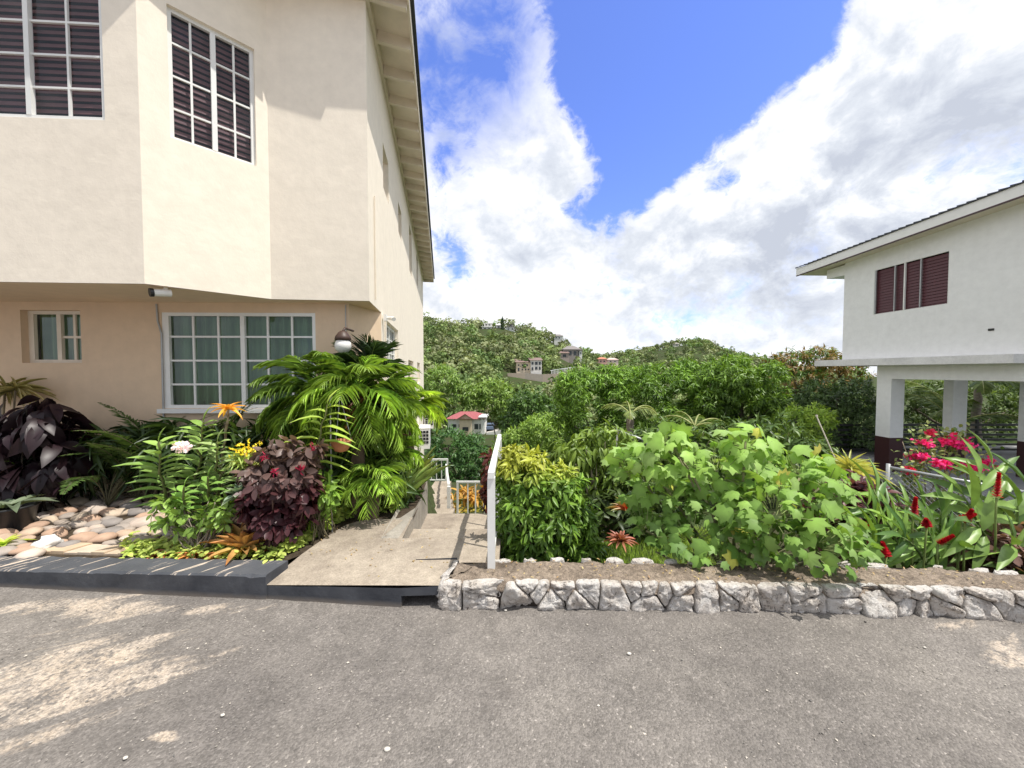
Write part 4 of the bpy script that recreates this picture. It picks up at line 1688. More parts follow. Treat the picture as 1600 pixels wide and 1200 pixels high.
def rtop(Y):
    return 5.19 + (5.36 - 5.19) * (ry1 - Y) / (ry1 - 7.64)


e0, e1 = rpt(RO, ry0, 0)[:2], rpt(RO, ry1, 0)[:2]
zt0, zt1 = rtop(ry0), rtop(ry1)
mb = MB()
q0_, q1_ = e0 - nR * 5.5, e1 - nR * 5.5
rise = 1.45
A4 = [np.array([*e1, zt1]), np.array([*e0, zt0]), np.array([*q0_, zt0 + rise]), np.array([*q1_, zt1 + rise])]
# shingle courses: small steps along the verge make the scalloped edge
nst = 44
for i in range(nst):
    t0, t1 = i / nst, (i + 1) / nst
    a, b = A4[0] + (A4[1] - A4[0]) * t0, A4[0] + (A4[1] - A4[0]) * t1
    c, d = A4[3] + (A4[2] - A4[3]) * t1, A4[3] + (A4[2] - A4[3]) * t0
    o_ = np.array([*nR, 0]) * 0.035
    lift0, lift1 = np.array([0, 0, 0.006]), np.array([0, 0, 0.035])
    P = [a + o_ + lift1, b + o_ + lift0, c + lift0, d + lift1]
    mb.poly(P)
    Q = [a + o_ - (0, 0, .012), b + o_ - (0, 0, .012), b + o_ + lift0, a + o_ + lift1]
    mb.poly(Q)
    mb.poly([b + o_ + lift0, b + o_ + lift1, c + lift1, c + lift0])
oth = [A4[2], A4[3], A4[3] - np.array([*nR, 0]) * 5.5 - (0, 0, rise), A4[2] - np.array([*nR, 0]) * 5.5 - (0, 0, rise)]
mb.poly(oth)
mb.build('roof', M['shingle'], rh)
mb = MB()
zf = 0.25
mb.prism([e0 + uR * 0, e0 - nR * .03, e1 - nR * .03, e1], [zt0 - zf, zt0 - zf, zt1 - zf, zt1 - zf], [zt0 - .013, zt0 - .013, zt1 - .013, zt1 - .013])
mb.build('fascia', M['ac'], rh)
mb = MB()
mb.prism([e0 - nR * .031, e0 - nR * 9, e1 - nR * 9, e1 - nR * .031], [zt0 - zf + .005, zt0 - zf + .02, zt1 - zf + .02, zt1 - zf + .005], [zt0 - zf + .03, zt0 - zf + .05, zt1 - zf + .05, zt1 - zf + .03])
mb.build('soffit', M['cream_paint'], rh)
mb = MB()
mb.prism([e0 + nR * .004, e0 - nR * .034, e1 - nR * .034, e1 + nR * .004], [zt0 - zf - .03, zt0 - zf - .03, zt1 - zf - .03, zt1 - zf - .03], [zt0 - zf - .001, zt0 - zf - .001, zt1 - zf - .001, zt1 - zf - .001])
mb.build('trim', M['maroon'], rh)
mb = MB()
p0, p1 = rpt(WO - .003, YF, 0)[:2], rpt(WO - .003, 12.85, 0)[:2]
mb.prism([p0, p0 - nR * 1.5, p1 - nR * 1.5, p1], [4.62, 4.62, 4.66, 4.66], 4.94)
mb.build('eave_beam', M['white_plaster'], rh)
# carport floor, black slat fence behind it
M['conc_light'] = m_concrete('grey_slab', (0.33, 0.33, 0.33), (0.24, 0.24, 0.24), 1.5, 0.3)
mb = MB()
f0_, f1_ = rpt(10.0, 8.2, 0)[:2], rpt(10.4, 14.2, 0)[:2]
mb.prism([f0_, f0_ - nR * 10, f1_ - nR * 10, f1_], -1.9, -1.22)
mb.build('carport_floor', M['conc_light'])['kind'] = 'structure'
p = rpt(12, 13.2, -1.22)
bf = thing('slat_fence', 'black horizontal slat fence behind the columns under the white house', 'fence', p)
mb = MB()
for i in range(6):
    a, b = rpt(11.6, 13.2, -1.1 + i * .17), rpt(20, 13.2, -1.1 + i * .17)
    bar(mb, a, b, 0.07)
mb.build('slats', M['black'], bf)
for i in range(5):
    a = rpt(11.6 + i * 1.7, 13.28, -1.22)
    mb = MB()
    bar(mb, a, a + np.array([0, 0, 1.15]), 0.06)
    mb.build('post', M['black'], bf)

# ---------------------------------------------------------------- chain link fences
M['mesh'] = m_paint('galvanised', (0.34, 0.35, 0.35), 0.45, 0.3, 9, 0.1, 0.5)


def chain_fence(label, a, b, h, posts, pipe=0.022, wire=0.0035, cell=0.07):
    a, b = np.array(a, float), np.array(b, float)
    t = thing('chain_link_fence', label, 'fence', (a[0], a[1], a[2] - h))
    q = MB()
    q.tube([a, b], pipe, 8)
    q.build('top_rail', M['grey'], t, smooth=True)
    for f in posts:
        c = a + (b - a) * f
        q = MB()
        q.tube([c + (0, 0, 0.05), c - (0, 0, h + .1)], pipe * 1.2, 8)
        q.build('post', M['grey'], t, smooth=True)
    q = MB()
    Lf = np.linalg.norm(b - a)
    u = (b - a) / Lf
    nn = int(Lf / cell) + int(h / cell)
    for i in range(nn):
        for sg in (1, -1):
            s_top = i * cell if sg > 0 else i * cell - h
            s_bot = s_top - h if sg > 0 else s_top + h
            sa, za, sb, zb = s_top, 0.0, s_bot, -h
            lo, hi = 0, Lf

            def cl(s1, z1, s2, z2):
                if s1 < lo:
                    f = (lo - s1) / (s2 - s1)
                    return lo, z1 + (z2 - z1) * f
                if s1 > hi:
                    f = (hi - s1) / (s2 - s1)
                    return hi, z1 + (z2 - z1) * f
                return s1, z1
            if (sa < lo and sb < lo) or (sa > hi and sb > hi):
                continue
            sa2, za2 = cl(sa, za, sb, zb)
            sb2, zb2 = cl(sb, zb, sa, za)
            P0, P1 = a + u * sa2 + (0, 0, za2), a + u * sb2 + (0, 0, zb2)
            q.tube([P0, P1], wire, 3, cap=False)
    q.build('wire_mesh', M['mesh'], t)
    return t


chain_fence('grey chain link fence with a pipe rail in front of the pink flowering bush', at(1388, 730, 5.6), at(1640, 776, 4.6), 1.0, (0.0, 0.98))
chain_fence('short run of chain link fence half hidden behind the big leaved shrub', at(965, 672, 7.6), at(1012, 690, 7.2), 1.2, (0.0, 1.0))
chain_fence('piece of chain link fence beside the leaning pole', at(1296, 716, 6.8), at(1320, 726, 6.4), 1.3, (0.0, 1.0))
p0, p1 = at(1308, 724, 6.6), at(1276, 651, 6.8)
mb = MB()
mb.tube([p0 - (0, 0, 1.3), p0, p1], 0.010, 6)
mb.tube([p1, p1 + (0, 0, .03)], 0.018, 6)
tag(mb.build('pole', M['cream_paint'], loc=p0 - (0, 0, 1.3)), 'thin pale pole leaning left in front of the dark trees', 'pole')
# ================================================================ houses across the valley
M['hwall'] = m_col('render_wall', 0.85, 2, 0.08, 0.1)
M['hroof'] = m_col('roof_sheet', 0.7, 3, 0.2, 0.3, 0.05)
M['hdark'] = m_paint('far_window', (0.05, 0.06, 0.07), 0.3, 0.1)


def far_house(label, px, py, Y, blocks, yaw=0.0, group=None, sunk=3.0, name='house'):
    """px,py: left end of the base line. blocks: dx0,dx1 (pixels), height px, wall colour, roof kind, roof colour, roof px, windows [(fx,fz,w,h)]"""
    s = Y / F
    base = at(px, py, Y)
    t = thing(name, label, name.replace('_', ' '), base, group)
    U = np.array([math.cos(yaw), math.sin(yaw), 0])
    V = np.array([-math.sin(yaw), math.cos(yaw), 0])
    Z = np.array([0, 0, 1.0])
    for b in blocks:
        x0, x1, h, wc, rk, rc, rp, wins = b[:8]
        y0 = (b[8] if len(b) > 8 else 0) * s
        dpt = (b[9] if len(b) > 9 else 30) * s
        x0, x1, h, rp = x0 * s, x1 * s, h * s, rp * s
        q = MB()
        q.box(base + U * (x0 + x1) / 2 + V * (y0 + dpt / 2) + Z * (h - sunk) / 2, (x1 - x0, dpt, h + sunk), [U, V, Z], wc)
        w = q.build('wall', M['hwall'], t)
        ov = 0.45
        c = [base + U * x0 - U * ov + V * (y0 - ov) + Z * (h + .01), base + U * x1 + U * ov + V * (y0 - ov) + Z * (h + .01),
             base + U * x1 + U * ov + V * (y0 + dpt + ov) + Z * (h + .01), base + U * x0 - U * ov + V * (y0 + dpt + ov) + Z * (h + .01)]
        q = MB()
        if rk == 'flat':
            q.box(base + U * (x0 + x1) / 2 + V * (y0 + dpt / 2) + Z * (h + .16), (x1 - x0 + .9, dpt + .9, .3), [U, V, Z], rc)
        elif rk == 'hip':
            m0, m1 = (c[0] + c[3]) / 2 + U * min(dpt / 2, (x1 - x0) * .35) + Z * rp, (c[1] + c[2]) / 2 - U * min(dpt / 2, (x1 - x0) * .35) + Z * rp
            for P in ([c[0], c[1], m1, m0], [c[1], c[2], m1], [c[2], c[3], m0, m1], [c[3], c[0], m0], c[::-1]):
                q.poly(P, rc)
        elif rk == 'gable':      # ridge along U
            m0, m1 = (c[0] + c[3]) / 2 + Z * rp, (c[1] + c[2]) / 2 + Z * rp
            for P in ([c[0], c[1], m1, m0], [c[1], c[2], m1], [c[2], c[3], m0, m1], [c[3], c[0], m0], c[::-1]):
                q.poly(P, rc)
        elif rk == 'shed':
            k0, k1 = c[2] + Z * rp, c[3] + Z * rp
            for P in ([c[0], c[1], k0, k1], [c[1], c[2], k0], [c[3], c[0], k1], [c[2], c[3], k1, k0], c[::-1]):
                q.poly(P, rc)
        elif rk == 'front':      # gable facing the road
            m0, m1 = (c[0] + c[1]) / 2 + Z * rp, (c[2] + c[3]) / 2 + Z * rp
            for P in ([c[0], m0, m1, c[3]], [m0, c[1], c[2], m1], c[::-1]):
                q.poly(P, rc)
            q.poly([c[0] + V * ov, c[1] + V * ov, m0 + V * ov - Z * .05], wc)
        q.build('roof', M['hroof'], t)
        for fx, fz, ww, wh in wins:
            q = MB()
            cc = base + U * (x0 + (x1 - x0) * fx) + V * (y0 - 0.03) + Z * h * fz
            ww, wh = ww * s, wh * s
            q.box(cc, (ww, 0.1, wh), [U, V, Z])
            q.build('window', M['hdark'], w)
    return t


WHITE, CREAMC, RED, BROWN, PINK, GREYR = (0.78, 0.77, 0.74), (0.72, 0.60, 0.45), (0.33, 0.095, 0.10), (0.22, 0.15, 0.13), (0.70, 0.42, 0.36), (0.22, 0.20, 0.19)
far_house('white house with a red roof and a small central gable down in the valley', 700, 676, 80,
          [(0, 56, 22, WHITE, 'hip', RED, 9, [(.17, .45, 7, 7), (.34, .45, 4, 7), (.80, .45, 6, 8), (.92, .45, 4, 8)], 0, 46),
           (19, 38, 22.5, CREAMC, 'front', RED, 8, [(.5, .30, 9, 6)], -5, 26), (52, 58, 24, WHITE, 'flat', WHITE, 0, [], -2, 30)], -0.05)
far_house('cream two wing house with brown roofs standing on the hillside retaining wall', 807, 582, 132,
          [(0, 22, 16, CREAMC, 'shed', BROWN, 6, [(.15, .3, 2.6, 5), (.42, .3, 2, 2.5), (.65, .3, 2, 2.5), (.85, .3, 2, 2.5), (.15, .72, 2, 2.5), (.42, .72, 2, 2.5), (.75, .72, 3, 2.5)], 0, 26),
           (22, 39, 19, (0.72, 0.70, 0.66), 'shed', BROWN, 5, [(.15, .75, 3, 4), (.5, .75, 4, 4.5), (.82, .75, 3, 4.5), (.5, .35, 4, 4.5), (.82, .35, 3, 4.5), (.15, .3, 3, 5)], -5, 26)], 0.06)
far_house('big dark roofed villa with pale columns among trees on the hill', 880, 560, 185,
          [(0, 28, 14, (0.30, 0.27, 0.25), 'hip', GREYR, 6, [(.15, .6, 3, 6), (.4, .6, 4, 6), (.66, .6, 4, 6), (.9, .6, 3, 6)], 0, 24), (-6, 8, 8, (0.4, 0.33, 0.3), 'hip', BROWN, 4, [(.5, .5, 5, 4)], -6, 20),
           (25, 29, 12, WHITE, 'flat', GREYR, 0, [(.5, .7, 1.5, 3)], -3, 10)], 0.05)
far_house('lone white house with a grey hip roof on the skyline right of the summit', 866, 531, 218, [(0, 13, 6, WHITE, 'hip', GREYR, 3, [(.25, .55, 2, 2), (.6, .55, 2, 2)], 0, 12)])
far_house('stepped white terrace building at the top of the hill', 753, 516, 218, [(0, 16, 5, WHITE, 'flat', WHITE, 0, [(.3, .5, 3, 2), (.7, .5, 3, 2)], 0, 14), (3, 15, 11, WHITE, 'flat', WHITE, 0, [(.3, .8, 3, 2), (.7, .8, 3, 2)], 5, 14)])
far_house('small white house left of the cypress on the hilltop', 775, 515, 219, [(0, 8, 7, WHITE, 'hip', WHITE, 2, [(.5, .6, 3, 2)], 0, 10)])
far_house('pale house with a dark upper storey right of the cypress on the hilltop', 790, 517, 219, [(0, 15, 6, WHITE, 'flat', GREYR, 0, [(.3, .5, 2, 2), (.7, .5, 2, 2)], 0, 14), (3, 12, 11, (0.45, 0.43, 0.42), 'flat', GREYR, 0, [(.5, .8, 4, 2)], 4, 10)])
far_house('pink house with an orange roof on the saddle of the hills', 935, 568, 260, [(0, 13, 7, PINK, 'hip', (0.5, 0.2, 0.12), 3, [(.3, .5, 2, 2), (.7, .5, 2, 2)], 0, 14)])
far_house('pale pink house beside the orange roofed one on the saddle', 949, 568, 262, [(0, 17, 6, (0.75, 0.60, 0.55), 'hip', (0.6, 0.45, 0.4), 3, [(.3, .5, 2, 2), (.7, .5, 2, 2)], 0, 14)])
for i, (x, y, lab) in enumerate([(1054, 541, 'white house at the very top of the farther round hill'), (1066, 549, 'white house just below the summit of the farther round hill'),
                                 (1086, 556, 'low pale house on the right flank of the farther round hill'), (1030, 556, 'pale house on the left flank of the farther round hill')]):
    far_house(lab, x, y, 425, [(0, 7, 4, (0.7, 0.68, 0.63), 'hip', (0.5, 0.45, 0.42), 2, [(.5, .5, 2, 1.5)], 0, 8)])

# hillside retaining wall with balustrade
t = thing('retaining_wall', 'long pale stone retaining wall below the cream house on the hillside', 'wall', at(848, 598, 128))
mb = MB()
T_ = [(793, 583), (820, 583), (848, 585), (870, 584), (890, 580), (915, 576)]
B2 = [(793, 591), (820, 594), (848, 604), (870, 606), (890, 604), (915, 598)]
for i in range(len(T_) - 1):
    ya, yb = 129 - i * .4, 129 - (i + 1) * .4
    a, b, c, d = at(*T_[i], ya), at(*T_[i + 1], yb), at(*B2[i + 1], yb), at(*B2[i], ya)
    mb.poly([d - (0, 0, 4), c - (0, 0, 4), b, a], (0.50, 0.41, 0.33) if i != 1 else (0.44, 0.38, 0.32))
    mb.poly([a, b, b + (0, 1.5, 0), a + (0, 1.5, 0)], (0.5, 0.42, 0.34))
mb.build('masonry', M['hwall'], t)
mb = MB()
for i in range(16):
    x = 862 + i * 2.2
    y = np.interp(x, [p[0] for p in T_], [p[1] for p in T_])
    p = at(x, y, 128)
    mb.box(p + (0, 0, 0.55), (0.2, 0.2, 1.1), None, (0.8, 0.78, 0.74))
a, b = at(860, 579.0, 128), at(897, 573.5, 128)
bar(mb, a, b, 0.2)
mb.build('balustrade', M['hwall'], t)

# bare cut bank and lane beside the red roofed house
mb = MB()
P = [at(760, 676, 82), at(786, 664, 92), at(790, 700, 78), at(762, 700, 78)]
t = thing('garden_wall', 'white yard wall to the right of the red roofed house', 'wall', at(762, 690, 79))
mb.poly([at(760, 676, 79), at(786, 672, 79), at(786, 694, 79), at(757, 694, 79)], WHITE)
mb.poly([at(760, 676, 79), at(757, 694, 79), at(757, 694, 90), at(760, 676, 90)], WHITE)
mb.poly([at(760, 676, 79), at(786, 672, 79), at(786, 668, 88), at(760, 672, 88)][::-1], (0.5, 0.47, 0.43))
mb.build('masonry', M['hwall'], t)
for (x, y, c, lab) in ((766, 670.5, (0.12, 0.16, 0.24), 'blue car parked in the yard beside the red roofed house'),):
    p = at(x, y, 84)
    t = thing('parked_car', lab, 'car', p)
    mb = MB()
    mb.box(p + (0, 0, 0.50), (1.75, 3.9, 0.55), None, c)
    mb.box(p + (0, 0.1, 1.02), (1.6, 2.2, 0.5), None, c, 0.8)
    mb.build('body', M['hwall'], t)
    for sx in (-1, 1):
        for sy in (-1.2, 1.2):
            mb = MB()
            mb.tube([p + (sx * .78, sy, .32), p + (sx * .92, sy, .32)], 0.32, 10, (0.02, 0.02, 0.02))
            mb.build('wheel', M['hwall'], t)
    mb = MB()
    mb.box(p + (0, -1.0, 1.0), (1.3, 0.1, 0.34))
    mb.build('windscreen', M['hdark'], t)

# ================================================================ forest over the hills: one mass
rngf = np.random.default_rng(21)
HOUSES = [(695, 790, 640, 700, 79), (790, 915, 555, 594, 127), (872, 912, 538, 560, 182), (750, 808, 500, 516, 214), (864, 882, 520, 531, 214), (932, 968, 555, 569, 256), (1050, 1072, 534, 550, 420), (1028, 1040, 551, 557, 420), (1084, 1096, 551, 557, 420)]
mb = MB()
trees = []
for (y0, y1, step, rmin, rmax) in ((62, 100, 3.6, 2.0, 3.4), (100, 160, 4.0, 2.2, 3.8), (160, 235, 4.6, 2.2, 4.0), (235, 330, 7.0, 3.0, 5), (330, 480, 8.0, 3.0, 5.0)):
    y = y0
    while y < y1:
        x0, x1 = (640 - 800) / F * y, (1330 - 800) / F * y
        nn = int((x1 - x0) / step)
        for xx in np.linspace(x0, x1, nn):
            X_, Y_ = xx + rngf.normal() * step * .35, y + rngf.normal() * step * .35
            trees.append((X_, Y_, rngf.uniform(rmin, rmax)))
        y += step
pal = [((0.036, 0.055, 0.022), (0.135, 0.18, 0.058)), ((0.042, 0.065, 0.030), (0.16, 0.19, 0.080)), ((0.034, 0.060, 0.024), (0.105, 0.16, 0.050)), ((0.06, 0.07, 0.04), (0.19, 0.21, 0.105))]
nt = 0
for X_, Y_, R_ in trees:
    z = float(terrain(np.array([X_]), np.array([Y_]))[0])
    if (z + R_ * 1.7 - CAMZ) / Y_ < -0.24:
        continue
    px = 800 + X_ / Y_ * F
    pt = 580 - (z + R_ * 1.9 - CAMZ) / Y_ * F
    pb = 580 - (z - CAMZ) / Y_ * F
    rp = R_ / Y_ * F
    skip = False
    for (a, b, c, d, yh) in HOUSES:
        if a - rp * (.7 if Y_ < 250 else .1) < px < b + rp * (.7 if Y_ < 250 else .1) and Y_ < yh + 8 and pt < d - 1 and pb > c - 4:
            skip = True
            zt = CAMZ + (580 - 596) / F * Y_
            if yh == 127 and zt - z > 1.2 and Y_ < 127:
                R_ = (zt - z) / 2.0
                skip = False
    if skip:
        continue
    nt += 1
    hgt = R_ * rngf.uniform(0.75, 1.15)
    lumps = [((X_, Y_, z + hgt * 0.9), (R_, R_, hgt * 0.9))]
    for _ in range(4):
        o_ = rngf.normal(size=3) * (R_ * .5, R_ * .5, hgt * .35)
        r_ = R_ * rngf.uniform(.35, .6)
        lumps.append(((X_ + o_[0], Y_ + o_[1], z + hgt * 1.15 + o_[2]), (r_, r_, r_ * .85)))
    dens = 150 if Y_ < 110 else (120 if Y_ < 180 else (80 if Y_ < 240 else 45))
    P, N = crown_points(lumps, dens, rngf, 0.3, -0.3)
    N = nrm(N + 0.55 * rdir(len(P), rngf))
    d = nrm(np.cross(N, rdir(len(P), rngf)))
    sz = R_ * (0.30 if Y_ < 110 else (0.34 if Y_ < 240 else 0.48)) * rngf.uniform(.6, 1.3, len(P))
    lo, hi = pal[rngf.integers(len(pal))]
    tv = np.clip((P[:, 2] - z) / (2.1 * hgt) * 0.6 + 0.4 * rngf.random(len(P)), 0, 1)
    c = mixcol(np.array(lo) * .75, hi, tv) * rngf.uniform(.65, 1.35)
    # crown shading and a little haze are put into the leaf colours
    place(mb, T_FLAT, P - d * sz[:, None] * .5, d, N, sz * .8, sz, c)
tag(mb.build('hillside_forest', M['leaf_far']), 'dense green forest covering the hills across the valley', 'forest', kind='stuff')
print('forest trees', nt, 'faces', sum(len(f) for f in mb.f))

# cypress and palms that stand out on the skyline
p = at(785, 513, 216)
t = thing('cypress_tree', 'dark slim cypress standing up from the skyline between white houses', 'tree', p - (0, 0, 2))
mb = MB()
mb.tube([p - (0, 0, 3), p + (0, 0, 3)], 0.25, 6, (0.1, 0.08, 0.06))
mb.build('trunk', M['wood'], t)
mb = MB()
P, N = crown_points([((p[0], p[1], p[2] + 1.4), (0.9, 0.9, 4.2))], 260, rngf, 0.4, -.9)
place(mb, T_FLAT, P, nrm(N * .4 + np.array([0, 0, 1])), N, 0.5, 1.0, jcol((0.03, 0.05, 0.025), len(P), .3, rng=rngf))
mb.build('crown', M['leaf_far'], t)


# ================================================================ trees one can tell apart
def tree(label, cat, px, pyb, Y, lumps_px, nros, nl, ln, w, c0, c1, name='tree', T=None, trunk_r=0.12, seed=1, group=None, droop=0.3, low=-0.5, leafmat='leaf', tips=None, base_z=None, surf=0.28, billow=0):
    """lumps_px: (px, py, rx, ry[, dY]) in survey pixels at depth Y; built as real lumps there"""
    rg_ = np.random.default_rng(seed)
    s = Y / F
    b = at(px, pyb, Y)
    if base_z is None:
        b[2] = float(terrain(np.array([b[0]]), np.array([b[1]]))[0])
    else:
        b[2] = base_z
    t = thing(name, label, cat, b, group)
    lumps = []
    for l_ in lumps_px:
        dy = l_[4] if len(l_) > 4 else 0
        c = at(l_[0], l_[1], Y + dy)
        ss = (Y + dy) / F
        lumps.append((tuple(c), (l_[2] * ss, max(l_[2], l_[3]) * ss * 0.95, l_[3] * ss)))
    q = MB()
    top = np.mean([c for c, _ in lumps], axis=0)
    fork = b + (top - b) * 0.45
    bc = (0.16, 0.13, 0.10)
    q.tube(limb(b - (0, 0, .2), fork, .08, 7, rg_), np.linspace(trunk_r, trunk_r * .7, 7), 8, bc)
    big = lumps
    if billow:
        sub_ = []
        for c, r in lumps:
            for dd_ in rdir(billow, rg_):
                dd_[2] = dd_[2] * .8 + .15
                k_ = rg_.uniform(.34, .5)
                sub_.append((tuple(np.array(c) + dd_ * np.array(r) * .66), (r[0] * k_, r[1] * k_, r[2] * k_)))
        crown_l = sub_
    else:
        crown_l = lumps
    P, N = crown_points(crown_l, nros, rg_, surf, low)
    for c, r in lumps:
        q.tube(limb(fork, c, .12, 7, rg_), np.linspace(trunk_r * .6, trunk_r * .18, 7), 6, bc)
    for i in rg_.choice(len(P), min(40, len(P)), replace=False):
        j = int(np.argmin([np.linalg.norm(P[i] - np.array(c)) for c, _ in lumps]))
        q.tube(limb(np.array(lumps[j][0]), P[i], .12, 5, rg_), np.linspace(trunk_r * .2, trunk_r * .05, 5), 4, bc)
    q.build('trunk', M['wood'], t, smooth=True)
    q = MB()
    # clump tone plus height: lit tops and shaded undersides put into leaf colour
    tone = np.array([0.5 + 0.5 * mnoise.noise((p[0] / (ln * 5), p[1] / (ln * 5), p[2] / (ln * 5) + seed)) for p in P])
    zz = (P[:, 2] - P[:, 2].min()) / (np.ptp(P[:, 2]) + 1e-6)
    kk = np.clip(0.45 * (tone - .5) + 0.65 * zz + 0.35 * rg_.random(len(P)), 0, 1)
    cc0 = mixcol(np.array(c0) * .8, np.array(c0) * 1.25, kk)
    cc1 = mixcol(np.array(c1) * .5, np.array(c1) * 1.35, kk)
    if tips is not None:
        m = (rg_.random(len(P)) < tips[1]) & (zz > 0.35)
        cc1[m] = tips[0]
        cc0[m] = np.array(tips[0]) * .6
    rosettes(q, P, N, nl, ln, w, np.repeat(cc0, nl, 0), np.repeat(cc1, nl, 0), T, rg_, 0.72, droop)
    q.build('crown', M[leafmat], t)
    return t


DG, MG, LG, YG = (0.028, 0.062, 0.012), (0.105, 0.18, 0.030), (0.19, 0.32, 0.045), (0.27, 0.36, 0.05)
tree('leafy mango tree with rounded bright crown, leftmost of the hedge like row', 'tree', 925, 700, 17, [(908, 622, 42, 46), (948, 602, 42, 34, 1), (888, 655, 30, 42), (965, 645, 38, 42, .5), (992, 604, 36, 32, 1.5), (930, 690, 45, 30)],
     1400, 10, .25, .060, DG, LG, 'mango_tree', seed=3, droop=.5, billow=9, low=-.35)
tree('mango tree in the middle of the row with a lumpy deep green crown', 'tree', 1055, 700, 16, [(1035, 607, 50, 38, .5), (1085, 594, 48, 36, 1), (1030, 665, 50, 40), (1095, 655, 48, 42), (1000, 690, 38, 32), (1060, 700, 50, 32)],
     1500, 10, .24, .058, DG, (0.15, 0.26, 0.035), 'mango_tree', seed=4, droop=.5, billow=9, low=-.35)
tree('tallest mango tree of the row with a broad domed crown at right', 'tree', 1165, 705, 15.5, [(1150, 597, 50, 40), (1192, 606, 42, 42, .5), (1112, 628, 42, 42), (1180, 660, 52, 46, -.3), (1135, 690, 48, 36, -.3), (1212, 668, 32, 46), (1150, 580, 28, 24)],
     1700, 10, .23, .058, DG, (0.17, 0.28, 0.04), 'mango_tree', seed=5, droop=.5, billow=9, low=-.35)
tree('tall tree with bronze brown new growth at its top behind the mango trees', 'tree', 1260, 690, 21, [(1230, 575, 38, 26), (1275, 570, 40, 28), (1310, 590, 36, 40), (1245, 610, 45, 36), (1290, 630, 45, 40)],
     800, 10, .27, .075, DG, MG, 'tree', seed=6, droop=.5, tips=((0.23, 0.155, 0.055), 0.6))
tree('dark glossy tree beside the first column of the white house', 'tree', 1320, 730, 14, [(1305, 625, 45, 42), (1345, 640, 40, 48), (1270, 645, 38, 38, .5), (1320, 680, 55, 45), (1360, 690, 40, 45), (1255, 690, 40, 40, -.5)],
     1400, 9, .17, .05, (0.02, 0.04, 0.012), (0.105, 0.165, 0.055), 'tree', seed=7, droop=.3, leafmat='leaf_gloss', billow=8)
tree('yellow green bushy sapling in front of the dark tree', 'tree', 1255, 740, 11.5, [(1245, 665, 32, 30), (1275, 655, 25, 24), (1225, 700, 40, 34), (1265, 700, 30, 30)], 420, 9, .15, .045, MG, YG, 'tree', seed=8, trunk_r=.06)
tree('dense dark tree at the foot of the steps behind the white railing', 'tree', 715, 800, 22, [(700, 700, 32, 32), (735, 715, 30, 38), (680, 735, 26, 40), (715, 745, 40, 45), (750, 750, 26, 40), (700, 785, 45, 30)],
     1100, 8, .24, .085, (0.018, 0.045, 0.015), (0.075, 0.16, 0.04), 'tree', seed=9)
tree('round dark tree in the valley right of the red roofed house', 'tree', 828, 690, 48, [(828, 640, 34, 30), (850, 652, 26, 28), (806, 662, 26, 24), (840, 680, 36, 26)], 700, 7, .62, .22, DG, (0.08, 0.14, 0.03), 'tree', seed=10)
tree('light green tree low in the valley below the round dark one', 'tree', 840, 720, 27, [(815, 690, 32, 26), (850, 675, 34, 28), (880, 690, 30, 30), (790, 700, 22, 20), (835, 715, 50, 26)], 650, 8, .34, .10, MG, (0.19, 0.27, 0.05), 'tree', seed=11)
tree('pale green tree on the slope left of the round dark tree', 'tree', 775, 660, 62, [(770, 620, 30, 26), (745, 625, 24, 22), (790, 640, 22, 24)], 420, 7, .75, .28, MG, (0.16, 0.22, 0.05), 'tree', seed=12)
tree('feathery tree rising beside the house wall on the opposite slope', 'tree', 690, 640, 60, [(690, 600, 30, 30), (675, 630, 26, 30), (715, 620, 26, 26)], 450, 7, .7, .22, MG, (0.14, 0.20, 0.05), 'tree', seed=13)
# growth behind the carport
tree('tangled dark tree seen through the columns under the white house', 'tree', 1450, 740, 17, [(1430, 640, 50, 50), (1500, 640, 55, 55), (1570, 645, 55, 55), (1620, 650, 50, 60), (1460, 700, 60, 45), (1550, 705, 70, 45)],
     900, 9, .26, .075, (0.02, 0.04, 0.012), (0.11, 0.16, 0.04), 'tree', seed=14)


def palm_tree(label, base, crown, L_, fronds, seed, cat='palm tree', name='coconut_palm', nl=60, lf=.55, c0=(0.05, 0.09, 0.02), c1=(0.14, 0.19, 0.05)):
    rg_ = np.random.default_rng(seed)
    t = thing(name, label, cat, base)
    q = MB()
    q.tube(limb(base, crown, .05, 10, rg_), np.linspace(.16, .10, 10), 8, (0.26, 0.22, 0.18))
    q.build('trunk', M['wood'], t, smooth=True)
    for hd, pt, dr, sc in fronds:
        q = MB()
        frond(q, crown, hd, pt, L_ * sc, dr, nl, lf, .05, c0, c1, 55, -.15, .03, (0.25, 0.27, 0.10), rg_, hang=.55)
        q.build('frond', M['leaf'], t)
    return t


cr = at(1490, 665, 14.0)
b_ = cr.copy()
b_[2] = -1.4
palm_tree('young coconut palm with a bright arching frond between the columns', b_, cr, 2.4, [(2.6, 70, 95, 1), (2.0, 80, 80, 1.05), (0.4, 60, 90, 1.0), (1.2, 75, 90, .9), (3.6, 50, 80, .8), (5.4, 45, 80, .8)], 5)
cr = at(1530, 600, 14.5)
b_ = cr.copy()
b_[2] = -1.4
palm_tree('coconut palm with drooping fronds at far right under the white house', b_, cr, 2.6, [(-.35, 35, 80, 1), (0.3, 50, 90, 1.0), (2.8, 35, 85, 0.9), (1.5, 60, 90, .9), (-1.2, 20, 70, .7), (3.9, 25, 80, .7)], 6)
cr = at(985, 650, 11.0)
b_ = cr.copy()
b_[2] = -2.0
palm_tree('small drooping palm tucked in front of the mango trees', b_, cr, 1.0, [(2.8, 60, 110, 1), (0.3, 55, 110, 1), (4.4, 45, 100, .9), (5.6, 55, 110, .9), (1.5, 70, 90, .8)], 7, nl=34, lf=.3, c0=(0.07, 0.11, 0.03), c1=(0.2, 0.24, 0.07), name='palm')
cr = at(1085, 668, 9.5)
b_ = cr.copy()
b_[2] = -1.7
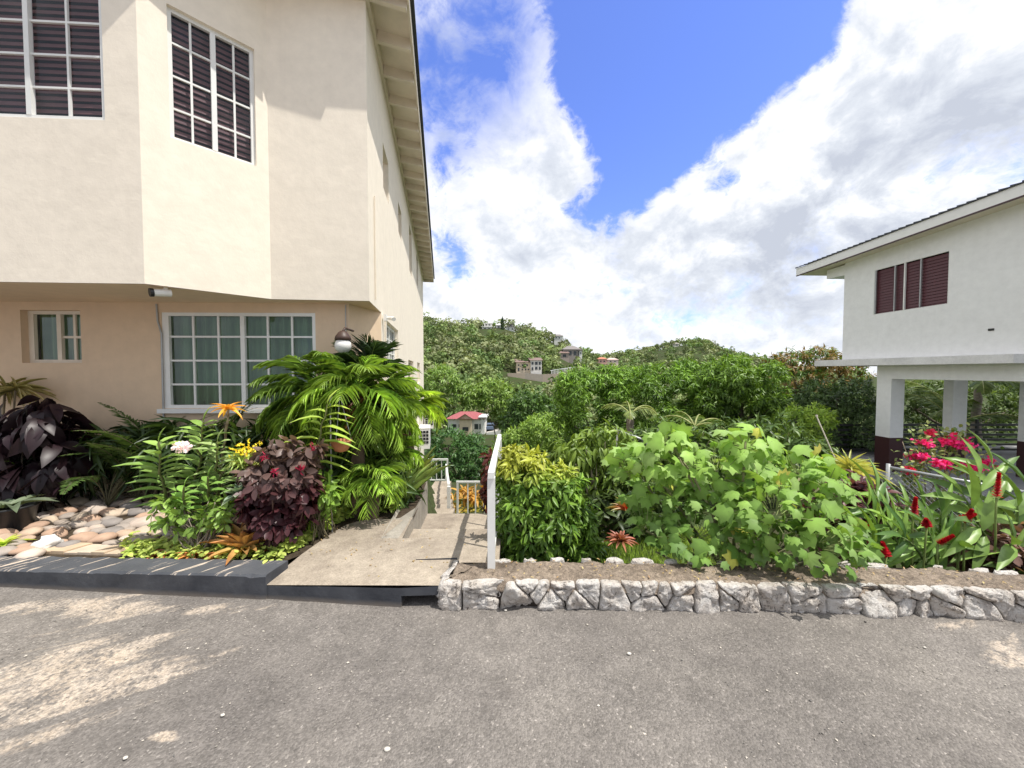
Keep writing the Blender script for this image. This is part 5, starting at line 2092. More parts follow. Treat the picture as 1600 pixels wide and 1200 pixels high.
palm_tree('low feathery palm behind the big leaved shrub', b_, cr, 1.0, [(2.6, 50, 100, 1), (0.2, 40, 90, 1.05), (0.9, 55, 100, .9), (4.2, 30, 80, .8), (5.4, 35, 90, .9), (1.9, 65, 90, .8)], 8, nl=34, lf=.26, c0=(0.05, 0.09, 0.02), c1=(0.15, 0.21, 0.05), name='palm')
# ================================================================ garden plants
BED = 0.10


def stems_to(q, base, pts, r, rg_, col=(0.14, 0.13, 0.06), sag=.12, k=5):
    for p in pts:
        q.tube(limb(base + rg_.normal(size=3) * [.05, .05, 0], p, sag, 7, rg_), np.linspace(r, r * .35, 7), k, col)


def shrub(label, cat, px, Y, z0, lumps_px, nros, nl, ln, w, c0, c1, name='shrub', T=None, seed=1, group=None, droop=0.3, low=-0.9, mat='leaf', top=None, surf=0.45, stem_r=.012, nst=26, scol=(0.14, 0.12, 0.07), open_=.72, flower=None):
    rg_ = np.random.default_rng(seed)
    s = Y / F
    b = at(px, 800, Y)
    b[2] = z0
    t = thing(name, label, cat, b, group)
    lumps = []
    for l_ in lumps_px:
        dy = l_[4] if len(l_) > 4 else 0
        ss = (Y + dy) / F
        lumps.append((tuple(at(l_[0], l_[1], Y + dy)), (l_[2] * ss, (l_[2] + l_[3]) * .5 * ss, l_[3] * ss)))
    P, N = crown_points(lumps, nros, rg_, surf, low)
    keep = P[:, 2] > z0 + .02
    P, N = P[keep], N[keep]
    q = MB()
    sel = P[rg_.choice(len(P), min(nst, len(P)), replace=False)]
    stems_to(q, b, sel, stem_r, rg_, scol)
    q.build('stems', M['wood'], t, smooth=True)
    q = MB()
    tone = np.array([0.5 + 0.5 * mnoise.noise((p[0] / (ln * 4), p[1] / (ln * 4), p[2] / (ln * 4) + seed)) for p in P])
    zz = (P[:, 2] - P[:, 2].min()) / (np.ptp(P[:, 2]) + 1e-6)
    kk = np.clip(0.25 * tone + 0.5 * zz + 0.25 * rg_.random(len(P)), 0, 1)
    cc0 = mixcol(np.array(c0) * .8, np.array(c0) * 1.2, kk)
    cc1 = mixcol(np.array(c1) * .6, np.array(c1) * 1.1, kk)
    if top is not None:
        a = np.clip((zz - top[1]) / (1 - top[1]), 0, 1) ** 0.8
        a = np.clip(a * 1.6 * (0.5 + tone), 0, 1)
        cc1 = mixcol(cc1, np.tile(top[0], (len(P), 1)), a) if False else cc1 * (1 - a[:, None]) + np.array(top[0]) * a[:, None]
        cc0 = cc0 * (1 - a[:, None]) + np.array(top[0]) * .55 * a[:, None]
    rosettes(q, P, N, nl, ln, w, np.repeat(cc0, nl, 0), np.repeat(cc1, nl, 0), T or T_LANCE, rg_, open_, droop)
    q.build('foliage', M[mat], t)
    return t, P, N, rg_


def rosette_plant(label, cat, c, n, ln, w, ca, cb, name='bromeliad', seed=1, pitch=(20, 85), T=None, group=None, mat='leaf_gloss', curl=None, jitter=.2):
    rg_ = np.random.default_rng(seed)
    t = thing(name, label, cat, c, group)
    a = np.arange(n) * 2.39996 + rg_.normal(size=n) * .15
    f = np.linspace(0, 1, n)
    pt_ = np.radians(pitch[0] + (pitch[1] - pitch[0]) * f + rg_.normal(size=n) * 5)
    d = np.stack([np.cos(a) * np.cos(pt_), np.sin(a) * np.cos(pt_), np.sin(pt_)], 1)
    up = np.stack([-np.cos(a) * np.sin(pt_), -np.sin(a) * np.sin(pt_), np.cos(pt_)], 1)
    L_ = ln * (1 - .35 * f) * (1 + jitter * (rg_.random(n) * 2 - 1))
    TT = T or T_STRAP
    k_ = len(TT[0])
    tv = TT[0][:, 1][None, :, None]
    A = jcol(ca, n, .2, .08, rg_)[:, None, :]
    B = jcol(cb, n, .25, .1, rg_)[:, None, :]
    cc = A * (1 - tv) + B * tv
    q = MB()
    place(q, TT, np.tile(np.asarray(c, float), (n, 1)) + (0, 0, .01), d, up, w, L_, cc.reshape(n, k_, 3))
    q.build('leaves', M[mat], t)
    return t


# ---------------------------------------------------------------- ferns in the shade of the house
M['fern'] = m_leaf('fern_leaf', 0.3, 0.5, 0.3)


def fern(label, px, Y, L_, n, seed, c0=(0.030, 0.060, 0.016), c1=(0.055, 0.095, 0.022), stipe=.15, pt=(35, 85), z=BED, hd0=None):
    rg_ = np.random.default_rng(seed)
    b = at(px, 700, Y)
    b[2] = z
    t = thing('fern', label, 'fern', b, 'ferns under the front window')
    q = MB()
    n = int(n * 1.5)
    for i in range(n):
        hd = i * 2.39996 + rg_.normal() * .3
        if math.sin(hd) < -.1:
            hd = -hd * (1 if rg_.random() < .85 else -1)
        p0 = pt[0] + (pt[1] - pt[0]) * rg_.random()
        frond(q, b + (0, 0, .03), hd, p0, L_ * 1.15 * rg_.uniform(.75, 1.1), rg_.uniform(50, 100), 52, L_ * .125, L_ * .021, np.array(c0) * rg_.uniform(.8, 1.2), np.array(c1) * rg_.uniform(.8, 1.2),
              72, .05, .006, (0.13, 0.12, 0.07), rg_, s0=stipe)
    q.build('fronds', M['fern'], t)


fern('dark fern beside the purple black leaved plant', 100, 4.2, 1.0, 18, 31, pt=(58, 88))
fern('wide fern with bare grey stalks at its base above the cobbles', 165, 4.15, .95, 18, 32, stipe=.38, pt=(48, 86))
fern('tall fern against the wall between the two front windows', 212, 4.35, 1.1, 18, 33, pt=(60, 88))
fern('fern with a raised frond at the lower left corner of the big window', 262, 4.35, 1.2, 18, 34, pt=(58, 88))
fern('fern under the left half of the big window', 315, 4.25, 1.2, 16, 35, pt=(40, 88))
fern('brown tinted fern behind the orange tipped stalk', 372, 4.25, .95, 16, 36, (0.06, 0.05, 0.02), (0.13, 0.12, 0.04))
fern('fern between the window and the feathery palm', 425, 4.2, .9, 15, 37)
fern('low fern left of the purple black plant at the edge of the photo', 15, 4.15, .65, 12, 38, pt=(45, 88))
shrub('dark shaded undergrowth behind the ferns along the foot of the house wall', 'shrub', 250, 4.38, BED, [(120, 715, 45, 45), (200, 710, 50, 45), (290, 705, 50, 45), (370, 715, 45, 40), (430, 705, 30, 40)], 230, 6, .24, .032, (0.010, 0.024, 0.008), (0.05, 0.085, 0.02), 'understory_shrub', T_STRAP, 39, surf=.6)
# ---------------------------------------------------------------- black leaved plant
shrub('dark purple black shrub with broad drooping leaves at far left by the wall', 'shrub', 52, 3.95, BED,
      [(40, 690, 42, 40), (75, 660, 24, 34), (65, 632, 14, 14), (25, 720, 34, 35), (80, 710, 32, 34), (50, 740, 46, 22)], 95, 6, .21, .105, (0.008, 0.005, 0.006), (0.028, 0.014, 0.019), 'dark_shrub', T_DROOP, 41,
      droop=.75, mat='leaf', scol=(0.05, 0.04, 0.03), open_=.6)
# pale potted plant
p = gnd(20, 828, BED)
t = thing('potted_plant', 'black pot with a few pale broad leaves at the left edge of the garden', 'potted plant', p)
mb = MB()
mb.lathe(p, [(0.12, -.02), (0.165, .21), (0.18, .22), (0.18, .235), (0.155, .235), (0.15, .18), (0, .17)], 20)
mb.build('pot', M['black'], t, smooth=True)
mb = MB()
rg_ = np.random.default_rng(5)
a = np.array([0.3, 1.5, 2.8, 3.7, 4.9, 5.7, .9])
d = np.stack([np.cos(a), np.sin(a), np.full(7, .75)], 1)
place(mb, T_STRAP, np.tile(p + (0, 0, .2), (7, 1)), d, (0, 0, 1), .09, np.array([.3, .3, .26, .3, .28, .32, .24]), jcol((0.09, 0.12, 0.07), 7, .2))
mb.build('leaves', M['leaf_gloss'], t)
rosette_plant('low lime yellow leafy tuft at the very left edge behind the kerb', 'plant', gnd(4, 858, BED), 12, .16, .05, (0.2, 0.3, .03), (0.35, 0.42, .06), 'tuft', 3, (20, 80))
# wall hung variegated plant
c = at(8, 612, 4.4)
t = thing('dracaena', 'narrow leaved variegated plant sticking out at the left edge under the small window', 'plant', (c[0], c[1], BED))
mb = MB()
mb.tube(limb(np.array([c[0], c[1], BED]), c, .05, 6), .012, 5, (0.2, 0.16, 0.1))
mb.tube(limb(np.array([c[0], c[1], BED]), c + (.25, -.1, .02), .1, 6), .010, 5, (0.2, 0.16, 0.1))
mb.build('stems', M['wood'], t)
mb = MB()
for cc, sd_ in ((c, 1), (c + (.25, -.1, .02), 2)):
    rg_ = np.random.default_rng(sd_)
    d = rdir(38, rg_)
    d[:, 2] = np.abs(d[:, 2]) * .8 - .25
    place(mb, T_STRAP, np.tile(cc, (38, 1)), d, (0, 0, 1), .022, rg_.uniform(.2, .32, 38), mixcol((0.16, 0.16, 0.05), (0.34, 0.30, 0.15), rg_.random(38)))
mb.build('leaves', M['leaf'], t)

# ---------------------------------------------------------------- river cobbles, paving strip, white rock
rgc = random.Random(9)
cob_pts = []
region = [(0, 800), (60, 772), (150, 765), (260, 760), (300, 800), (290, 850), (170, 862), (0, 868)]


def inside(x, y, P):
    c = False
    for i in range(len(P)):
        x1, y1 = P[i]
        x2, y2 = P[i - 1]
        if (y1 > y) != (y2 > y) and x < (x2 - x1) * (y - y1) / (y2 - y1) + x1:
            c = not c
    return c


protos = []
for i in range(7):
    o = pebble_mesh(30 + i, 1.0, rgc.uniform(.68, .9), rgc.uniform(.42, .55), 'cobble', (1, 1, 1), M['stone'], 3, .16)
    protos.append(o)
tones = [(0.50, 0.37, 0.27), (0.56, 0.45, 0.34), (0.42, 0.35, 0.29), (0.36, 0.31, 0.27), (0.58, 0.48, 0.40), (0.46, 0.31, 0.22), (0.28, 0.25, 0.23)]
for o, c in zip(protos, tones):
    a = o.data.attributes['Col'].data
    a.foreach_set('color', np.tile(np.array([*c, 1.0], np.float32), len(a)))
used = [False] * 7
tries = 0
poly_w = [gnd(x, y, BED)[:2] for x, y in region]
while len(cob_pts) < 120 and tries < 9000:
    tries += 1
    px, py = rgc.uniform(0, 320), rgc.uniform(755, 868)
    if not inside(px, py, region):
        continue
    w = gnd(px, py, BED + .03)
    r = rgc.uniform(.055, .105) if tries < 4000 else rgc.uniform(.035, .06)
    if any((w[0] - q[0]) ** 2 + ((w[1] - q[1]) * 1.25) ** 2 < (r + q[2]) ** 2 * .74 for q in cob_pts):
        continue
    if inside(px, py + 4, [(55, 900), (200, 900), (200, 852), (55, 855)]):
        continue
    cob_pts.append((w[0], w[1], r))
    i = rgc.randrange(7)
    if used[i]:
        o = protos[i].copy()
        COL.objects.link(o)
    else:
        o = protos[i]
        used[i] = True
    o.location = (w[0], w[1], BED + r * rgc.uniform(.12, .3))
    o.scale = (r * 1.12, r * 1.12, r * 1.1)
    o.rotation_euler = (rgc.uniform(-.15, .15), rgc.uniform(-.15, .15), rgc.uniform(-.5, .5))
    tag(o, 'smooth tan river cobble laid in the garden bed behind the kerb', 'cobble', 'river cobbles covering the garden bed')
for o, u_ in zip(protos, used):
    if not u_:
        bpy.data.objects.remove(o)
a_, b_ = gnd(58, 864, .11), gnd(205, 868, .11)
dv = nrm(b_ - a_)
pv = np.array([-dv[1], dv[0], 0])
mb = MB()
for i in range(7):
    L_ = np.linalg.norm(b_ - a_) / 7
    c = a_ + dv * L_ * (i + .5) + pv * .07
    sh = dv * .9 + pv * .45
    P = [c - dv * (L_ * .48) - pv * .07, c + dv * (L_ * .48) - pv * .07, c + dv * (L_ * .48 + .06) + pv * .09, c - dv * (L_ * .48 - .06) + pv * .09]
    mb.prism([q[:2] for q in P], .05, .125 + .006 * math.sin(i * 2.1), mixcol((0.55, 0.40, 0.25), (0.60, 0.50, 0.40), np.array([rgc.random()]))[0])
tag(mb.build('paving_strip', M['stone'], loc=(*a_[:2], .05)), 'strip of tan cut paving stones along the back of the kerb', 'paving')
o = pebble_mesh(77, .085, .07, .055, 'rock', (0.80, 0.79, 0.76), M['stone'], 3, .5)
p = gnd(73, 852, BED + .03)
o.location = (p[0], p[1], BED + .05)
tag(o, 'rough bright white rock on the paving strip by the kerb', 'rock')

# soil of the bed
mb = MB()
S_ = [gnd(0, 872, .09) + (-3, 0, 0), gnd(0, 872, .09), gnd(440, 880, .1)] + [gnd(*q, .1) for q in ((470, 868), (495, 850), (520, 833), (545, 819), (585, 812))] + [np.array([-1.0, 3.9, .1]), np.array([-1.15, 5.1, .1]), np.array([-2.3, 5.2, .1]), np.array([-9, 4.9, .1])]
mb.poly([(p[0], p[1], BED + .004) for p in S_])
k = NT('soil')
nz = k.noise(18, 7, .7)
c = k.mix(k.ramp(nz, [(.3, 0.0), (.7, 1.0)]), (0.035, 0.026, 0.018), (0.11, 0.085, 0.06))
M['soil'] = k.done(k.principled(c, .95, k.bump(nz, .9, .03), spec=.1))
mb.build('garden_bed', M['soil'])['kind'] = 'structure'


# ---------------------------------------------------------------- reed stemmed orchids
def reed(label, base, tip, n, ln, w, c0, c1, seed, up0=.35, flower=None, name='orchid', lean=0.0, s0=.3, T=None):
    rg_ = np.random.default_rng(seed)
    t = thing(name, label, 'orchid' if name == 'orchid' else name.replace('_', ' '), base)
    P = limb(base, tip, .12, 14, rg_)
    q = MB()
    q.tube(P, np.linspace(.014, .007, 14), 6, (0.16, 0.17, 0.06))
    q.build('stem', M['wood'], t, smooth=True)
    ss = np.linspace(s0, 1, n)
    p = np.stack([np.interp(ss, np.linspace(0, 1, 14), P[:, i]) for i in range(3)], 1)
    sg = np.where(np.arange(n) % 2 == 0, 1.0, -1.0)
    a = 0.35 + rg_.normal(size=n) * .35
    d = np.stack([sg * np.cos(a), -np.sin(a) * .9 * np.sign(rg_.random(n) - .35), np.full(n, up0) + .75 * np.clip(ss - .6, 0, 1)], 1)
    d[-1] = (0.2, -.1, 1)
    L_ = ln * (1.0 - .45 * np.clip((ss - .75) / .25, 0, 1)) * rg_.uniform(.85, 1.15, n)
    q = MB()
    place(q, T or T_LANCE, p, d, (0, -.25, 1), w, L_, mixcol(c0, c1, np.clip(ss * .7 + .3 * rg_.random(n), 0, 1)))
    q.build('leaves', M['leaf_gloss'], t)
    if flower:
        fc, fr, nf, fcol, off = flower
        q = MB()
        c_ = np.asarray(fc, float)
        q.tube(limb(P[-1] if off else P[10], c_, .1, 5, rg_), .005, 4, (0.15, 0.2, 0.06))
        pts = c_ + rg_.normal(size=(nf, 3)) * fr * np.array([1, .8, .5])
        for k_ in range(5):
            place(q, T_OVAL, pts, rdir(nf, rg_), rdir(nf, rg_), .02, .024, jcol(fcol, nf, .15))
        q.build('flower', M['petal'], t)
    return t


OG0, OG1 = (0.05, 0.12, 0.022), (0.20, 0.30, 0.07)


def B(px, py):
    return gnd(px, py, BED)


reed('tall reed stemmed orchid with arched glossy leaves, left of the pair by the cobbles', B(278, 838), at(248, 690, 3.05), 30, .25, .060, OG0, OG1, 51)
reed('reed stemmed orchid with a white flower head behind the leftmost orchid', B(310, 826), at(318, 660, 3.2), 34, .25, .060, OG0, OG1, 52, flower=(at(286, 697, 3.15), .045, 34, (0.75, 0.70, 0.70), False))
reed('pale stemmed leafy orchid leaning right next to the burgundy bush', B(350, 820), at(340, 690, 3.15), 24, .22, .052, (0.09, 0.17, 0.05), (0.26, 0.34, 0.13), 53)
reed('short green orchid low in front between the two tall ones', B(300, 846), at(288, 760, 2.98), 14, .15, .055, (0.06, 0.15, 0.03), (0.2, 0.33, 0.07), 54)
reed('young orchid with bright upright leaves at the foot of the tall ones', B(330, 838), at(325, 745, 3.05), 12, .17, .05, (0.05, 0.13, 0.03), (0.18, 0.30, 0.06), 56)
reed('arching green orchid with long strap leaves above the burgundy bush', B(470, 815), at(512, 632, 3.35), 18, .30, .045, (0.10, 0.20, 0.03), (0.30, 0.38, 0.06), 55, .25, s0=.55, T=T_DROOP)
# orange crowned stalk
base, tip = B(340, 812), at(357, 640, 3.25)
t = thing('orange_crowned_plant', 'thin pale ringed stalk with an orange yellow leaf crown in front of the window', 'plant', base)
mb = MB()
P = limb(base, tip, .03, 26)
mb.tube(P, np.where(np.arange(26) % 2 == 0, .011, .0085), 7, np.array([(0.42, 0.36, 0.26) if i % 2 else (0.2, 0.15, 0.1) for i in range(26)]))
mb.build('stalk', M['wood'], t, smooth=True)
mb = MB()
rg_ = np.random.default_rng(8)
a = np.arange(13) * 2.4
d = np.stack([np.cos(a), np.sin(a) * .8, np.linspace(-.1, 1.3, 13)], 1)
place(mb, T_STRAP, np.tile(P[-1], (13, 1)), d, (0, 0, 1), .03, np.linspace(.13, .12, 13), jcol((0.55, 0.27, 0.04), 13, .2))
mb.build('leaf_crown', M['leaf'], t)
# yellow flowering grassy plant
c = at(383, 712, 3.3)
t = thing('yellow_flowering_plant', 'spiky pale green plant topped with small yellow flowers left of the burgundy bush', 'plant', (c[0], c[1], BED))
mb = MB()
mb.tube(limb(np.array([c[0], c[1], BED]), c + (0, 0, .05), .04, 6), .010, 6, (0.25, 0.2, 0.08))
d = rdir(70)
d[:, 2] = np.abs(d[:, 2]) * .8
place(mb, T_STRAP, np.tile(c - (0, 0, .05), (70, 1)) + RNG.normal(size=(70, 3)) * .03, d, (0, 0, 1), .012, .13, jcol((0.26, 0.33, 0.10), 70, .3))
mb.build('leaves', M['leaf'], t)
mb = MB()
pts = c + (0, 0, .05) + RNG.normal(size=(70, 3)) * [.045, .04, .03]
for k_ in range(3):
    place(mb, T_OVAL, pts, rdir(70) + [0, 0, .5], rdir(70), .014, .02, jcol((0.62, 0.55, 0.05), 70, .2))
mb.build('flower', M['petal'], t)

# ---------------------------------------------------------------- burgundy bush
t, P, N, rg_ = shrub('burgundy bush with broad grey pink and dark red leaves behind the kerb bromeliad', 'bush', 440, 3.2, BED,
                     [(440, 748, 42, 30), (412, 780, 28, 32), (466, 728, 24, 20), (474, 770, 18, 32), (437, 808, 40, 32), (398, 742, 18, 18), (488, 704, 10, 12), (447, 700, 14, 14), (420, 712, 10, 12), (392, 775, 12, 14)], 300, 6, .086, .050, (0.022, 0.006, 0.009), (0.085, 0.028, 0.033), 'bush', T_OVAL, 61,
                     droop=.5, mat='leaf', top=((0.15, 0.10, 0.085), 0.5), scol=(0.12, 0.07, 0.05), nst=40, stem_r=.010)
mb = MB()
for px, py in ((470, 733), (428, 738), (490, 700), (412, 715)):
    c = at(px, py, 3.0)
    d = rdir(16, rg_)
    place(mb, T_LANCE, np.tile(c, (16, 1)) + rg_.normal(size=(16, 3)) * .010, d + [0, -.3, .3], rdir(16, rg_), .011, .038, jcol((0.22, 0.012, 0.035), 16, .3))
mb.build('flower', M['petal'], t)
# grey blue succulent + small fillers left of the bush
rosette_plant('grey green fleshy rosette between the orchids and the burgundy bush', 'plant', at(372, 775, 3.1), 26, .13, .05, (0.12, 0.17, .11), (0.2, 0.26, .17), 'succulent', 6, (-20, 85), T_OVAL)
shrub('light green herb with small soft leaves right of the burgundy bush', 'plant', 500, 3.4, BED, [(505, 770, 20, 24), (495, 790, 18, 20)], 60, 5, .09, .045, MG, (0.22, 0.36, 0.06), 'herb', T_OVAL, 62, stem_r=.006)
shrub('leafy tangle of twigs and small leaves at the feet of the orchids', 'plant', 315, 3.15, BED, [(300, 805, 38, 26), (345, 800, 28, 24), (270, 800, 30, 26)], 80, 5, .075, .032, MG, (0.22, 0.33, 0.07), 'tangled_plant', T_OVAL, 63, nst=60, stem_r=.007, scol=(0.3, 0.25, 0.2))
# bromeliads at the kerb
rosette_plant('large bromeliad with bronze yellow and red straps leaning over the kerb', 'bromeliad', B(382, 866) + (0, 0, .01), 36, .31, .062, (0.46, 0.35, 0.12), (0.31, 0.14, 0.05), 'bromeliad', 11, (22, 85), T_BLADE)
rosette_plant('dark purple bromeliad rising behind the bronze one at the kerb', 'bromeliad', B(405, 850), 14, .34, .085, (0.05, 0.025, 0.03), (0.07, 0.035, 0.045), 'bromeliad', 12, (40, 85), T_BLADE)
for i, (px, py, cb, lab) in enumerate(((300, 872, (0.45, 0.10, 0.05), 'small orange red rosette among the ground cover left of the big bromeliad'), (262, 868, (0.35, 0.05, 0.05), 'small dark red rosette in the ground cover by the cobbles'),
                                       (345, 870, (0.5, 0.13, 0.06), 'little coral red rosette touching the big bromeliad'), (428, 862, (0.5, 0.08, 0.07), 'small red tipped rosette right of the big bromeliad'))):
    rosette_plant(lab, 'bromeliad', B(px, py), 22, .15, .022, (0.3, 0.2, 0.05), cb, 'bromeliad', 20 + i, (5, 60))
# ground cover
mb = MB()
rg_ = np.random.default_rng(90)
edge = np.array([(452, 868), (478, 852), (505, 834), (535, 815), (560, 806), (590, 800), (625, 800)], float)
n = 2600
tt_ = rg_.random(n) * (len(edge) - 1)
e = np.stack([np.interp(tt_, np.arange(len(edge)), edge[:, 0]), np.interp(tt_, np.arange(len(edge)), edge[:, 1])], 1)
W_ = np.array([gnd(a - 6, b, BED) for a, b in e])
W_[:, 0] -= np.abs(rg_.normal(size=n)) * .14 - .03
W_[:, 1] += rg_.normal(size=n) * .04 + .02
W_[:, 2] = BED + .02 + rg_.random(n) ** 1.3 * .10 * (1 + .8 * np.array([mnoise.noise((x * 3, y * 3, 1)) for x, y, z in W_]))
n2 = 1100
P2 = np.array([gnd(a, b, BED) for a, b in zip(rg_.uniform(195, 440, n2), rg_.normal(864, 8, n2))])
P2[:, 2] = BED + .015 + rg_.random(n2) * .06
A_p = np.concatenate([W_, P2])
d = rdir(len(A_p), rg_)
d[:, 2] = d[:, 2] * .35 + .1
place(mb, T_OVAL, A_p, d, (0, -.2, 1), .034, .05, mixcol((0.12, 0.19, 0.03), (0.42, 0.48, 0.12), rg_.random(len(A_p)) ** .8))
tag(mb.build('ground_cover', M['leaf']), 'lime green leafy ground cover spilling along the ramp edge and kerb', 'ground cover', kind='stuff')


# ---------------------------------------------------------------- feathery palms by the corner of the house
def pygmy(label, base, crown, L_, n, seed, c0, c1, pt=(-25, 80), hdr=None, lf=.30, fibre=True, droop=(60, 110), nl=58, w=.0095):
    rg_ = np.random.default_rng(seed)
    t = thing('palm', label, 'palm', base)
    q = MB()
    q.tube(limb(base, crown, .04, 12, rg_), np.linspace(.055, .075, 12) * (1 + .15 * np.sin(np.arange(12) * 3)), 9, (0.13, 0.09, 0.06))
    q.build('trunk', M['wood'], t, smooth=True)
    if fibre:
        q = MB()
        m = 130
        pp_ = crown + rg_.normal(size=(m, 3)) * [.09, .09, .07] - (0, 0, .10)
        place(q, T_STRAP, pp_, rdir(m, rg_) * [1, 1, .3] + [0, 0, -.7], rdir(m, rg_), .02, .2, jcol((0.15, 0.065, 0.028), m, .4))
        q.build('dead_fibre', M['leaf'], t)
    for i in range(n):
        hd = i * 2.39996 + rg_.normal() * .2 if hdr is None else rg_.uniform(*hdr)
        p0 = pt[0] + (pt[1] - pt[0]) * ((i + .5) / n) + rg_.normal() * 6
        q = MB()
        frond(q, crown, hd, p0, L_ * rg_.uniform(.8, 1.1), rg_.uniform(*droop), nl, lf, w, np.array(c0) * rg_.uniform(.6, 1.3), np.array(c1) * rg_.uniform(.55, 1.35), 46, .12, .007, (0.20, 0.24, 0.08), rg_, s0=.12, T=T_NARROW)
        q.build('frond', M['leaf'], t)
    return t


PG0, PG1 = (0.06, 0.125, 0.018), (0.25, 0.37, 0.055)
PK = dict(lf=.30, nl=20, w=.0115)
c = at(560, 622, 3.95)
pygmy('main feathery palm with a brown fibrous crown at the corner of the house', B(556, 806), c, .66, 34, 71, PG0, PG1, pt=(-40, 80), droop=(45, 100), **PK)
c = at(592, 640, 4.3)
pygmy('feathery palm nearest the side wall behind the main one', np.array([c[0] - .05, c[1], BED]), c, .52, 30, 72, PG0, (0.28, 0.40, 0.06), pt=(-45, 80), droop=(45, 100), **PK)
c = at(500, 622, 4.15)
pygmy('darker feathery palm arching in front of the big window', np.array([c[0] + .1, c[1], BED]), c, .76, 26, 73, (0.035, 0.075, 0.015), (0.16, 0.25, 0.045), fibre=False, pt=(-40, 75), droop=(45, 100), **PK)
c = at(582, 756, 3.85)
pygmy('low young palm with spreading fronds at the edge of the ramp bed', np.array([c[0], c[1], BED]), c, .42, 24, 74, PG0, (0.26, 0.38, 0.06), pt=(5, 80), lf=.20, nl=17, fibre=False, w=.010, droop=(80, 120))
c = at(608, 712, 4.4)
pygmy('small palm low beside the side wall above the sword leaves', np.array([c[0], c[1], BED]), c, .46, 24, 79, PG0, (0.26, 0.38, 0.06), pt=(-20, 80), lf=.20, nl=17, fibre=False, w=.010, droop=(70, 120))
c = at(640, 640, 5.0)
pygmy('bright palm leaning out past the house wall over the steps', np.array([c[0], c[1], BED]), c, .5, 14, 75, (0.12, 0.2, .025), (0.34, 0.44, .06), fibre=False, pt=(0, 75), **PK)
c = at(574, 590, 4.5)
pygmy('dark stiff palm in the shade under the globe lamp', np.array([c[0], c[1], BED]), c, .5, 16, 76, (0.012, 0.028, 0.010), (0.035, 0.062, 0.022), pt=(15, 88), droop=(10, 45), fibre=False, lf=.24, nl=24, w=.011)
c = at(545, 700, 4.3)
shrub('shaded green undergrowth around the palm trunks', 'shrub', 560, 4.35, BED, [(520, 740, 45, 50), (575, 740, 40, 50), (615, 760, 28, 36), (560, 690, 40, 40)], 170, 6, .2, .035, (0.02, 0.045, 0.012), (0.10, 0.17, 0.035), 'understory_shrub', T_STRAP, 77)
# sword leaves by the low wall
for i, (px, py, n_, h_, lab) in enumerate(((640, 790, 34, .62, 'clump of upright sword shaped leaves beside the low wall'), (612, 796, 26, .42, 'smaller clump of sword shaped leaves between palm and low wall'),
                                           (655, 772, 26, .75, 'taller pale sword leaves at the far end of the low wall'))):
    p = gnd(px - 6, py, BED)
    rosette_plant(lab, 'plant', p, n_, h_ * .85, .024, (0.10, 0.16, .04), (0.24, 0.30, .09), 'sword_leaf_plant', 80 + i, (62, 89), T_BLADE, mat='leaf')

# hanging terracotta bowl on its stake
c = at(533, 690, 3.5)
b_ = gnd(517, 800, BED)
b_[1] = 3.52
t = thing('planter', 'small terracotta half bowl planter hung from a thin stake before the palms', 'planter', (b_[0], b_[1], BED))
mb = MB()
rr_ = .088
mb.lathe(c, [(0.02, -.095), (0.055, -.082), (0.078, -.045), (rr_, 0), (rr_ + .008, .002), (rr_ + .008, .014), (rr_ - .006, .014), (rr_ - .01, -.01), (0, -.02)], 24)
mb.build('bowl', M['clay'], t, smooth=True)
mb = MB()
hook = c + (-.005, 0, .42)
x0 = at(517, 700, 3.52)
mb.tube([(x0[0], 3.52, BED - .05), (x0[0], 3.52, c[2] + .38), (x0[0] + .03, 3.52, c[2] + .45), tuple(hook)], .006, 6)
mb.build('stake', M['grey'], t)
mb = MB()
for a in (0.4, 2.5, 4.6):
    mb.tube([c + (rr_ * math.cos(a), rr_ * math.sin(a), .01), hook], .0022, 4)
mb.build('wire', M['grey'], t)
p = gnd(512, 800, BED)
t = thing('plant_pot', 'shallow black pot on the soil beside the stake of the hanging bowl', 'pot', p)
mb = MB()
mb.lathe(p, [(0.09, 0), (0.12, .09), (0.13, .1), (0.115, .1), (0.1, .07), (0, .06)], 20)
mb.build('pot', M['black'], t, smooth=True)
mb = MB()
place(mb, T_LANCE, np.tile(p + (0, 0, .08), (14, 1)), rdir(14) * [1, 1, .3] + [0, 0, .8], (0, -.3, 1), .03, .2, jcol((0.15, .24, .06), 14, .3))
mb.build('leaves', M['leaf'], t)

# ---------------------------------------------------------------- beyond the steps
shrub('orange and yellow flowering croton bush beyond the steps', 'bush', 735, 7.3, -1.9, [(725, 790, 30, 26), (750, 795, 24, 30), (712, 805, 20, 24), (740, 830, 40, 30)], 200, 6, .15, .045, (0.10, 0.14, 0.02), (0.36, 0.36, 0.05), 'croton_bush', T_LANCE, 91,
      top=((0.44, 0.25, 0.05), .66))
shrub('narrow dark red leaved shrub against the handrail of the ramp', 'shrub', 763, 5.2, -.6, [(764, 740, 6, 34), (763, 790, 7, 34)], 70, 5, .10, .05, (0.05, 0.012, 0.012), (0.13, 0.04, 0.03), 'red_shrub', T_OVAL, 92)

